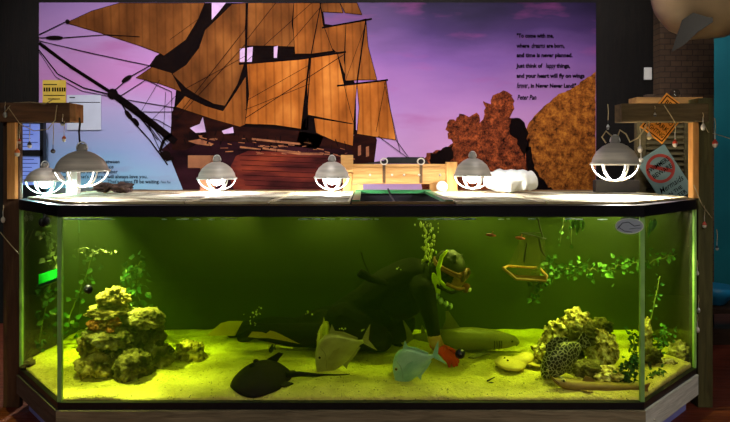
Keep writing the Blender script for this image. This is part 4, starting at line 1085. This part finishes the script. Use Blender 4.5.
# black fish with pale net pattern beside the right rocks
def net_mat():
    m, nt, out = newmat('netted_skin')
    b = nt.nodes.new('ShaderNodeBsdfPrincipled'); b.inputs['Roughness'].default_value = .45
    v = nt.nodes.new('ShaderNodeTexVoronoi'); v.feature = 'DISTANCE_TO_EDGE'; v.inputs['Scale'].default_value = 40
    nt.links.new(coords(nt), v.inputs['Vector'])
    nt.links.new(ramp(nt, v.outputs['Distance'], [(.0,(206,200,160)), (.045,(150,146,116)), (.085,(9,8,9)), (1,(8,7,9))]), b.inputs['Base Color'])
    nt.links.new(b.outputs[0], out.inputs[0]); return m
m_net = net_mat()
t = thing('netted_fish', 'plump black fish with pale honeycomb markings resting against right rocks', 'fish', P(561,359,3.6), rot=(0,math.radians(-33),math.radians(10)))
L = .34
MB().loft([(x*L, 0, zc*L, w*L, h*L, h*L) for x, zc, w, h in [(-.5,-.06,.04,.05),(-.44,-.04,.1,.11),(-.32,-.01,.16,.2),(-.15,.02,.19,.27),(.05,.03,.18,.29),(.22,.02,.13,.24),(.36,0,.08,.14),(.46,0,.05,.08)]], 24).build('body', m_net, t, True, local=True)
MB().slab_xz([(.42*L,.07*L),(.66*L,.17*L),(.7*L,0),(.64*L,-.16*L),(.42*L,-.07*L)], -.004, .004).build('tail_fin', m_net, t, local=True)
MB().slab_xz([(-.2*L,.26*L),(-.1*L,.42*L),(.15*L,.42*L),(.34*L,.26*L),(.3*L,.12*L)], -.004, .004).build('dorsal_fin', m_net, t, local=True)
MB().slab_xz([(-.1*L,-.24*L),(0,-.36*L),(.12*L,-.3*L),(.14*L,-.2*L)], -.004, .004).build('pelvic_fin', m_net, t, local=True)
for sg in (-1, 1): MB().ball((-.37*L, sg*.125*L, .06*L), .03*L, 2).build('eye', m_iris, t, True, local=True)

# ================================================================ diver
m_suit = M('wetsuit_black', (7,8,8), (11,12,11), scale=6, rough=.8, bump=.1, spec=.12)
m_skin = M('skin', (176,120,88), (162,106,76), scale=6, rough=.55)
dv = thing('diver', 'diver in black wetsuit and fins kneeling low on the sand behind the fish', 'person', P(400,345,4.15))
sh_n = P(424,290,3.99); el_n = P(431,318,3.94); wr_n = P(435,342,3.93)
sh_f = P(416,288,4.36); el_f = P(398,320,4.40); wr_f = P(396,343,4.34)
neck = P(433,277,4.14); headc = P(452,272,4.08)
b = MB()
b.chain([P(345,318,4.26), P(362,307,4.24), P(385,296,4.21), P(408,287,4.18), P(425,282,4.16)], [.145,.145,.155,.17,.14], 2)
b.ball(P(398,300,4.2), (.2,.19,.15), 3); b.ball(P(375,314,4.22), (.2,.17,.13), 3)
b.chain([P(425,282,4.16), neck, P(443,275,4.1)], [.11,.072,.07])
b.chain([P(418,284,4.12), sh_n, el_n, wr_n], [.11,.085,.058,.042])
b.chain([P(414,284,4.26), sh_f, el_f, wr_f], [.11,.085,.058,.042])
hip_n, hip_f = P(343,321,4.14), P(341,319,4.38)
kn_n, kn_f = P(300,331,4.12), P(297,330,4.40)
an_n, an_f = P(256,331,4.16), P(246,328,4.42)
b.chain([hip_n, P(362,330,4.10), P(381,340,4.06), P(330,336,4.10), P(290,335,4.13), an_n], [.14,.13,.09,.095,.085,.06]); b.ball(P(352,328,4.2), (.2,.2,.14), 3); b.ball(P(395,322,4.28), (.16,.1,.17), 3); b.ball(P(320,325,4.25), (.17,.12,.12), 3)
b.chain([hip_f, P(320,323,4.39), kn_f, P(272,327,4.41), an_f], [.13,.12,.095,.085,.06])
b.chain([an_n, P(248,336,4.17), P(241,338,4.18)], [.05,.045,.034]); b.chain([an_f, P(238,332,4.43), P(231,334,4.44)], [.05,.045,.034])
# head: f faces right, a little towards us and down
f = Vector((.86,-.40,-.32)).normalized(); r_ = f.cross(Vector((0,0,1))).normalized(); u = r_.cross(f).normalized()
HM = Matrix((f, r_, u)).transposed()
def H(a, c, e): return headc + f*a + r_*c + u*e
b.ball(H(-.02,0,.025), (.105,.08,.105), 3, HM); b.ball(H(.04,0,-.045), (.07,.058,.07), 3, HM)
b.ball(H(.098,0,-.012), (.026,.016,.02), 2, HM)            # nose
b.ball(H(.09,0,-.06), (.02,.028,.012), 2, HM); b.ball(H(.075,0,-.095), (.03,.03,.022), 2, HM)
for sg in (-1, 1): b.ball(H(-.01,sg*.08,0), (.024,.012,.032), 2, HM); b.ball(H(.078,sg*.032,.016), (.016,.018,.012), 2, HM)
o = b.build('body', [m_suit, m_skin], dv)
fuse(o, .0095, 5)
hl = headc - Vector(dv.location)
for p in o.data.polygons:
    d = Vector(p.center)-hl
    if d.dot(f) > .035 and -.12 < d.dot(u) < .075 and abs(d.dot(r_)) < .075 and d.length < .16: p.material_index = 1
# hair
b = MB()
b.ball(H(-.035,0,.05), (.118,.096,.105), 3, HM)
random.seed(5)
for k in range(26):
    a = random.uniform(-2.6,2.6); e = random.uniform(.2,1.2)
    d = Vector((-math.cos(a)*.6-.1, math.sin(a)*.9, e)).normalized()
    p0 = H(-.03+d.x*.09, d.y*.08, .05+d.z*.085); p1 = p0+(f*d.x+r_*d.y+u*d.z)*random.uniform(.02,.05)
    b.cone(p0, p1, .02, .006, 6)
o = b.build('hair', M('hair_dark', (30,26,14), (18,15,9), scale=20, rough=.6, stretch=(1,1,3)), dv); fuse(o, .009, 3)
# mask
b = MB()
b.tube([H(.098+.012*math.cos(a)**2, .068*math.cos(a), .018+.042*math.sin(a)) for a in [k*2*math.pi/24 for k in range(24)]], .013, 8, True)
mk = b.build('mask_frame', M('mask_brown', (116,62,48), (92,48,38), scale=9, rough=.4), dv, True)
b = MB(); pts = [(.104, .062*math.cos(a), .018+.037*math.sin(a)) for a in [k*2*math.pi/24 for k in range(24)]]
b.prism(pts, lambda p: H(*p), lambda p: H(p[0]+.006, p[1], p[2])); b.build('mask_lens', M('mask_lens', (30,32,28), rough=.1, spec=.9), mk)
m_yg = M('yellow_green_rubber', (212,232,40), (190,214,30), scale=8, rough=.45)
m_strap = M('mask_strap', (150,86,76), (120,66,58), scale=9, rough=.5)
b = MB()
for e in (.012, .03):
    b.tube([H(.085,-.085,e-.002), H(.04,-.112,e), H(-.04,-.125,e+.008), H(-.12,-.08,e+.014), H(-.158,0,e+.02), H(-.12,.08,e+.014), H(-.04,.125,e+.008), H(.04,.112,e), H(.085,.085,e-.002)], .011, 6)
b.build('mask_strap', m_strap, mk, True)
# snorkel on near side
sdn = r_ if r_.y < 0 else -r_
def S(a, c, e): return headc+f*a+sdn*c+u*e
MB().tube([S(.08,.06,-.085), S(.03,.10,-.10), S(-.04,.125,-.06), S(-.075,.13,.02), S(-.08,.125,.11), S(-.055,.12,.17)], [.013,.014,.015,.017,.015,.008], 8).build('snorkel', m_yg, dv, True)
# regulator
rg = MB().lathe([(0,0), (.032,0), (.036,.01), (.036,.03), (.03,.042), (0,.046)], (0,0,0), 20)
for v in rg.bm.verts: v.co = H(.115,0,-.07)+(r_*v.co.x+u*v.co.y+f*v.co.z)
rg = rg.build('regulator', M('regulator_red', (120,44,34), (92,34,28), scale=9, rough=.4), dv, True)
b = MB().ball(H(.164,0,-.07), (.012,.024,.018), 2, HM); b.build('purge_button', m_white, rg, True)
b = MB().tube([H(.125,-.0,-.07)+sdn*.034, S(.09,.09,-.075), S(.02,.135,-.06)], .014, 8); b.build('exhaust_port', m_strap, rg, True)
MB().tube([S(.125,.04,-.075), S(.07,.12,-.11), S(-.03,.15,-.10), S(-.12,.12,-.03), S(-.16,.08,.03), S(-.2,.02,.0)], .012, 8).build('regulator_hose', m_suit, dv, True)
MB().ball(P(436,284,3.985), (.026,.018,.085), 3, Matrix.Rotation(math.radians(-14), 3, 'Y')).build('yellow_collar_tab', m_yg, dv, True)
m_teal = M('gear_pale_teal', (186,208,190), (90,110,100), scale=22, rough=.4, lo=.45, hi=.55)
b = MB()
for k, (px, py) in enumerate([(433,289),(437,296),(441,301),(446,304),(450,306)]):
    b.ball(P(px,py,3.98), (.02,.018,.026), 2); 
b.build('octopus_mouthpiece', m_teal, dv, True)
# buoyancy vest
b = MB().chain([P(372,302,4.24), P(392,290,4.22), P(412,281,4.2)], [.165,.185,.185]); 
o = b.build('buoyancy_vest', M('vest_black', (7,7,7), (12,12,10), scale=8, rough=.8, spec=.12), dv); fuse(o, .014, 5)
MB().tube([P(388,284,4.08), P(378,281,4.06), P(370,278,4.05), P(362,274,4.04), P(359,272,4.04)], [.02,.026,.03,.034,.03], 10).build('inflator_hose', m_suit, dv, True)
MB().tube([P(376,281,4.05), P(369,273,4.04), P(364,262,4.04), P(361,252,4.04)], .005, 6).build('pull_cord', m_suit, dv, True)
# hands: palm, four fingers and a thumb each
def hand(wr, fwd, up, side, label, name, mat, k=1.0):
    """fwd along the palm, up out of its back, side towards the thumb"""
    fwd = fwd.normalized(); side = (side-fwd*side.dot(fwd)).normalized(); up = fwd.cross(side)
    if up.z < 0: up = -up
    def W(a, s_, e): return wr+(fwd*a+side*s_+up*e)*k
    b = MB()
    b.chain([W(-.03,0,0), W(.02,0,.004)], [.038*k,.036*k])
    for s_ in (-.028,-.009,.010,.029): b.chain([W(.02,s_*.7,.004), W(.085,s_,.008)], [.017*k,.0145*k])
    for s_, ln in ((-.034,.055), (-.012,.072), (.010,.078), (.032,.068)):
        b.chain([W(.085,s_,.008), W(.085+ln*.45,s_*1.15,.014), W(.085+ln*.8,s_*1.2,.0), W(.085+ln,s_*1.2,-.014)], [.0135*k,.0115*k,.0105*k,.009*k])
    b.chain([W(.015,.03,.0), W(.05,.062,-.004), W(.08,.078,-.01), W(.10,.082,-.014)], [.02*k,.0145*k,.0125*k,.010*k])
    o = b.build(name, mat, dv); fuse(o, .006, 3)
    if label: o['label'] = label
m_glove = M('glove_red', (232,30,26), (190,20,18), scale=7, rough=.5)
hand(wr_n+Vector((.02,-.01,-.035)), Vector((.55,-.45,-.42)), Vector((0,0,1)), Vector((.6,.6,.25)), 'red diving glove', 'glove', m_glove, 1.08)
hand(wr_f+Vector((.0,-.01,-.02)), Vector((.6,-.5,-.15)), Vector((0,0,1)), Vector((-.6,-.6,0)), None, 'glove', m_suit)
MB().chain([wr_n+Vector((-.006,0,.03)), wr_n+Vector((.02,-.01,-.03))], [.05,.046], 2).build('glove_cuff', M('cuff_pale', (206,160,120), (170,110,80), scale=9, rough=.6), dv, True)
# swim fins: pocket and flat blade
m_finy = M('fin_yellow', (206,178,70), (182,152,56), scale=5, rough=.5, stretch=(1,1,1))
def swimfin(poly, D0, D1, ank):
    b = MB(); y0 = D0
    def dep(p): return D0+(D1-D0)*(max(q[0] for q in poly)-p[0])/(max(q[0] for q in poly)-min(q[0] for q in poly))
    b.prism(poly, lambda p: P(p[0],p[1],dep(p)-.007), lambda p: P(p[0],p[1],dep(p)+.007))
    o = b.build('swim_fin', m_finy, dv, label='yellow swim fin')
    return o
o = swimfin([(206,335.5),(213,330),(221,323),(229,321),(243,321),(239,328),(235,336)], 4.40, 4.34, None)
o = swimfin([(248,337),(252,331.5),(262,332),(266,333.5),(270,330.5),(276,332),(300,344),(285,341),(268,338),(258,338)], 3.98, 4.02, None)
# bubbles
b = MB(); random.seed(12)
for k in range(90):
    tt = random.random()
    px = 428+random.gauss(0,5.5 if tt < .3 else 3.0); py = 219+tt*46
    r = random.choice([.004,.006,.008,.012]) 
    b.ball(P(px, py, 4.05+random.uniform(-.05,.05)), (r*random.uniform(.6,1.2), r, r*random.uniform(1,2.2)), 1)
m_bub = M('bubble_silver', (226,232,150), (200,206,110), rough=.2, scale=8, spec=.9)
tag(b.build('bubble_plume', m_bub, smooth=True), 'column of rising bubbles between diver hair and the surface', 'bubbles', kind='stuff')
b = MB(); random.seed(4)
for (cx, cy, n, sp) in [(256,312,14,6), (251,322,8,4), (308,312,6,3), (363,331,7,3), (343,330,5,2), (402,268,3,4)]:
    for k in range(n):
        r = random.choice([.004,.005,.008]); b.ball(P(cx+random.gauss(0,sp*.6), cy+random.gauss(0,sp*.5), 3.98+random.uniform(-.04,.04)), r, 1)
tag(b.build('stray_bubbles', m_bub, smooth=True), 'scattered tiny bubbles drifting around the diver legs', 'bubbles', kind='stuff')

# ================================================================ plants
def leaf(mb, c, d, n, L, w):
    d = d.normalized(); s = d.cross(n).normalized(); n2 = s.cross(d)
    vs = [mb.bm.verts.new(c+d*(a*L)+s*(b_*w)+n2*e*L) for a, b_, e in [(0,0,0),(.3,.42,.03),(.6,.3,.02),(1,0,-.12),(.6,-.3,.02),(.3,-.42,.03),(.5,0,-.05)]]
    for i, j in ((0,1),(1,2),(2,3),(3,4),(4,5),(5,0)): mb.bm.faces.new((vs[i], vs[j], vs[6]))
def rnd(): return Vector((random.gauss(0,1), random.gauss(0,1), random.gauss(0,1))).normalized()
m_lf = M('leaf_green', (52,112,36), (34,82,26), scale=14, rough=.6, c3=(76,136,44)); m_lf2 = M('leaf_deep_green', (30,82,42), (20,58,30), scale=14, rough=.5)
m_stem = M('vine_stem', (92,104,46), (70,80,36), rough=.7, scale=20)
def vine(pts, nl, L, label, seed, m=None, sp=.02, name='ivy_vine', cat='artificial vine'):
    random.seed(seed); q = [P(*p) for p in pts]; fine = []
    for a, c in zip(q, q[1:]):
        for k in range(5): fine.append(a.lerp(c, k/5)+Vector((0,0,random.gauss(0,.006))))
    fine.append(q[-1])
    t = thing(name, label, cat, fine[0])
    MB().tube(fine, .004, 5).build('stem', m_stem, t, True)
    b = MB()
    for k in range(nl):
        p = random.choice(fine)+Vector((random.gauss(0,sp), random.gauss(0,sp*.7), random.gauss(0,sp)))
        leaf(b, p, rnd()+Vector((0,-.3,-.4)), rnd()+Vector((0,-1.2,.2)), L*random.uniform(.6,1.2), L*random.uniform(.7,1.1))
    b.build('leaves', m or m_lf, t)
    return t
vine([(534,299,3.95),(540,289,3.95),(541,278,3.95),(546,270,3.95),(551,262,3.96)], 60, .045, 'ivy vine trailing downward left of the acrylic basket corner', 1, None, .026)
vine([(550,272,3.98),(562,270,3.98),(575,266,4.0),(590,268,4.0),(603,272,4.02),(618,266,4.02),(640,262,4.05),(664,258,4.1),(688,250,4.14)], 170, .04, 'long ivy garland strung across right half of the tank', 2, None, .03)
vine([(564,218,3.9),(563,226,3.9),(561,234,3.9),(560,243,3.9)], 8, .03, 'thin sparse strand hanging from the rim beside the basket', 3, None, .008, 'hanging_strand', 'artificial strand')
vine([(572,218,3.92),(571,228,3.92),(571,244,3.92)], 7, .03, 'second thin strand hanging right of the sparse strand', 4, None, .008, 'hanging_strand', 'artificial strand')
vine([(648,330,3.9),(655,300,3.95),(660,276,4.0)], 26, .03, 'thin upright vine rising in the right angled corner', 14, m_lf2, .02)
b = MB(); random.seed(3)
t = thing('broad_leaf', 'bright broad leaf hanging from rim left of the oval plate', 'artificial leaf', P(578,218,3.6))
for px, L_ in ((577,.11), (581,.085), (574,.075)): leaf(b, P(px,218.5,3.6), Vector((random.gauss(0,.15),0,-1)), Vector((0,-1,0)), L_, .05)
b.build('leaves', M('leaf_bright', (126,196,50), (90,160,40), scale=12, rough=.5), t)
t = thing('broad_leaf', 'pale narrow leaf hanging inside the right angled pane', 'artificial leaf', P(652,217,3.6))
b = MB()
for px, L_ in ((651,.14), (655,.09)): leaf(b, P(px,218,3.6), Vector((-.1,0,-1)), Vector((0,-1,0)), L_, .04)
b.build('leaves', m_lf, t)
vine([(140,300,4.1),(134,285,4.1),(128,275,4.1),(134,268,4.1),(142,262,4.1)], 60, .06, 'leafy green plant rising behind the left rock pile', 5, m_lf2, .04, 'water_plant', 'artificial plant')
vine([(66,330,4.2),(72,310,4.2),(80,290,4.2),(88,270,4.2),(92,255,4.2)], 44, .05, 'faint tall plant standing between left corner and rock pile', 6, m_lf2, .04, 'water_plant', 'artificial plant')
vine([(38,350,4.1),(42,325,4.1),(48,300,4.1),(50,285,4.1)], 50, .05, 'tall plant standing in the left angled corner', 7, m_lf2, .04, 'water_plant', 'artificial plant')
vine([(78,252,3.7),(86,248,3.7),(94,252,3.7),(104,250,3.7),(110,254,3.7)], 24, .03, 'short pale sprig modelled for a reflection near the left rim', 8, M('reflected_leaf_pale', (96,110,44), (72,86,32), scale=12), .02, 'reflected_sprig', 'reflected sprig')  # leaves built for a faint reflection in the glass
vine([(44,232,3.85),(48,242,3.85),(52,252,3.85),(56,262,3.85)], 40, .045, 'pale leafy sprig modelled for a reflection behind the left angled pane', 9, M('reflected_leaf_sage', (80,98,50), (58,74,34), scale=12), .03, 'reflected_leaves', 'reflected sprig')  # leafy reflection in the angled glass, built as geometry
vine([(628,388,3.56),(626,376,3.56),(630,366,3.56),(634,360,3.56)], 210, .032, 'dense dark green bush at front right before the corner seam', 10, m_lf2, .03, 'water_plant', 'artificial plant')
vine([(634,352,3.85),(634,342,3.85),(632,332,3.85)], 44, .032, 'upright green sprig behind the front right bush', 11, m_lf2, .02, 'water_plant', 'artificial plant')
vine([(656,352,3.9),(658,342,3.9),(664,334,3.9),(668,330,3.9)], 70, .032, 'speckled bushy plant in right angled corner behind white stone', 12, m_lf, .028, 'water_plant', 'artificial plant')
vine([(648,384,3.62),(653,376,3.64),(660,372,3.68)], 70, .03, 'low leafy plant at the foot of right angled pane', 13, m_lf, .025, 'water_plant', 'artificial plant')

# ================================================================ small fittings in and on the tank
def cup(px, py, r, label):
    y = YF-.001; s = YF/F
    t = thing('suction_cup', label, 'suction cup', P(px, py, YF))
    o = MB().lathe([(0,.016),(r*.35*s,.016),(r*.5*s,.012),(r*s,.001),(r*s,-.0),(0,-.0)], n=20)
    for v in o.bm.verts: v.co = Vector((v.co.x, -v.co.z, v.co.y))
    o.build('cup', m_black, t, True, local=True)
    MB().ball((0,-.018,0), r*.3*s, 2).build('knob', m_black, t, True, local=True)
cup(88, 289.5, 4.6, 'small black suction cup stuck on front pane above left rocks')
cup(460, 354, 5, 'round black suction cup stuck on front pane right of red glove')
# on the left angled pane: a green card and a black clip
pa, pb = Vector((XL1,YC,0)), Vector((XL0,YF,0)); pd = (pb-pa).normalized(); pn = Vector((-pd.y, pd.x, 0)); pn = pn if pn.y < 0 else -pn
def onpane(px, py, off=.004):
    k = (px-CX)/F   # ray x = k*y ; pane: pa + pd*t
    tt = (k*pa.y-pa.x)/(pd.x-k*pd.y); p = pa+pd*tt
    return Vector((p.x, p.y, Z(py, p.y)))+pn*off
t = thing('green_card', 'bright green card stuck on the left angled pane', 'card', onpane(46,278))
MB().prism([(35,275),(57,268),(57,277),(35,285)], lambda p: onpane(*p, -.026), lambda p: onpane(*p, -.022)).build('card', veil('card_green', (60,230,90), (44,200,70), .1, 6, (1,1,1), tl=.6), t)
MB().prism([(35,285),(57,277),(57,280),(35,288)], lambda p: onpane(*p, -.04), lambda p: onpane(*p, -.022)).build('lower_lip', M('card_dark_green', (30,110,50), rough=.5), t)
t = thing('black_clip', 'small black clip hanging at top of the left angled pane', 'clip', onpane(46,222))
b = MB(); b.ball(onpane(44,222,.012), (.022,.014,.03), 2).ball(onpane(49,221,.012), (.02,.014,.034), 2).cone(onpane(46,226,.012), onpane(47,214,.012), .012, .012, 8)
b.build('clip_body', m_black, t, True)
# clear basket hanging in the water
D0, D1 = 3.75, 3.98
bk = thing('acrylic_basket', 'clear acrylic basket with tan rim hanging in water by wires', 'basket', P(522,282,D0))
m_acr = veil('clear_acrylic', (120,110,60), (90,84,44), .86, 4, (1,1,1))
m_tan = M('basket_tan', (176,128,62), (146,100,46), scale=9, rough=.5)
lowp = [(503,270),(516,281),(546,281)]
MB().tube([P(503,268,D0), P(516,279,D0), P(546,281,D0), P(547,276,D0), P(540,268,D1), P(508,266,D1)], .009, 6, True).build('lower_rim', m_tan, bk, True)
MB().prism([(504,268),(516,279),(546,281),(546,276),(516,275)], lambda p: P(*p, D0), lambda p: P(*p, D1)).build('tray', m_tan, bk)
for poly in [[(520,233),(545,238),(546,280),(516,278)]]:
    MB().prism(poly, lambda p: P(*p, D0), lambda p: P(*p, D0+.006)).build('front_sheet', m_acr, bk)
MB().prism([(522,234),(541,236),(540,268),(508,266)], lambda p: P(*p, D1), lambda p: P(*p, D1+.006)).build('back_sheet', m_acr, bk)
for q in [[(522,233,D0),(546,239,D0)], [(520,233,D1),(541,233,D1)], [(527,242,D0),(525,254,D0),(524,262,D0)], [(539,238,D0),(541,250,D0),(545,256,D0)], [(538,218,D0),(540,228,D0),(543,237,D0)]]:
    MB().tube([P(*p) for p in q], .005, 6).build('wire', M('wire_dark', (40,36,24), rough=.4), bk)
for k, (px, py, D) in enumerate([(491,235,3.72), (520,238,3.72)]):
    s = D/F
    t = thing('orange_float', ['orange float bobbing left of the acrylic basket', 'orange float at upper edge of the acrylic basket'][k], 'float', P(px, py, D), None, (0, math.radians(8), 0))
    MB().loft([(x*s, 0, 0, w*s, w*.5*s, w*.6*s) for x, w in [(-5,.3),(-4,2),(-1,3),(2,2.6),(5,1)]], 14).build('body', M('float_rust', (216,92,44), (184,70,34), scale=9, rough=.5), t, True, local=True)
    MB().cone((1*s,0,1.2*s), (1.6*s,0,4*s), .006, .003, 6).build('peg', m_tan, t, local=True)
# ================================================================ added spots, camera
def spot(name, loc, target, e, c, ang, blend=.6, r=.15):
    li = bpy.data.lights.new(name, 'SPOT'); li.energy = e; li.color = c; li.spot_size = math.radians(ang); li.spot_blend = blend; li.shadow_soft_size = r
    o = bpy.data.objects.new(name, li); COL.objects.link(o); o.location = loc
    o.rotation_euler = (Vector(target)-Vector(loc)).to_track_quat('-Z', 'Y').to_euler(); return o
for x in (-2.4, -.5, 1.4):
    spot('added_spot', (x, 3.6, 4.2), (x, 6.0, 2.5), 330, (1,.96,.97), 95, .7)  # unseen spots added overhead to light the mural
spot('added_spot', (3.6, 3.0, 4.2), (3.4, 5.6, 2.6), 60, (1,.9,.75), 80, .7)  # unseen spot added to light the column side
spot('added_spot', (4.6, 5.6, 4.2), (4.6, 7.6, 2.4), 90, (.9,1,1), 100, .7)  # unseen spot added to light the teal wall
for x in (-1.8, 1.8):
    spot('added_spot', (x, -1.2, 4.2), (x*.6, 3.3, 1.3), 260, (1,.92,.82), 80, .8, .3)  # unseen front fill, added to brighten lamp domes, posts and stand
spot('added_spot', (1.6, .6, 4.2), (2.9, 4.6, 3.1), 130, (1,.9,.75), 40, .8, .2)  # unseen spot added to brighten the shark model
spot('added_spot', (3.9, .6, 4.2), (2.1, 3.6, .3), 170, (1,.96,.9), 34, .8, .2)  # unseen spot added to brighten the right stand board
w = bpy.data.worlds.new('World'); SC.world = w; w.use_nodes = True
w.node_tree.nodes['Background'].inputs[0].default_value = (.5,.55,.7,1); w.node_tree.nodes['Background'].inputs[1].default_value = .02
cam = bpy.data.cameras.new('camera'); co = bpy.data.objects.new('camera', cam); COL.objects.link(co)
co.location = (0,0,CZ); co.rotation_euler = (math.pi/2,0,0)
cam.sensor_width = 36; cam.lens = F/730*36; cam.shift_x = 0; cam.shift_y = -(211-HY)/730
cam.clip_start = .05; cam.clip_end = 60
SC.camera = co
SC.view_settings.view_transform = 'Standard'; SC.view_settings.look = 'None'; SC.view_settings.gamma = 1; SC.view_settings.exposure = 0
SC.view_settings.use_curve_mapping = False
SC.cycles.use_denoising = True
SC.cycles.transparent_max_bounces = 32; SC.cycles.max_bounces = 8; SC.cycles.diffuse_bounces = 3; SC.cycles.volume_bounces = 1
SC.cycles.caustics_reflective = False; SC.cycles.caustics_refractive = False
SC.cycles.sample_clamp_indirect = 4
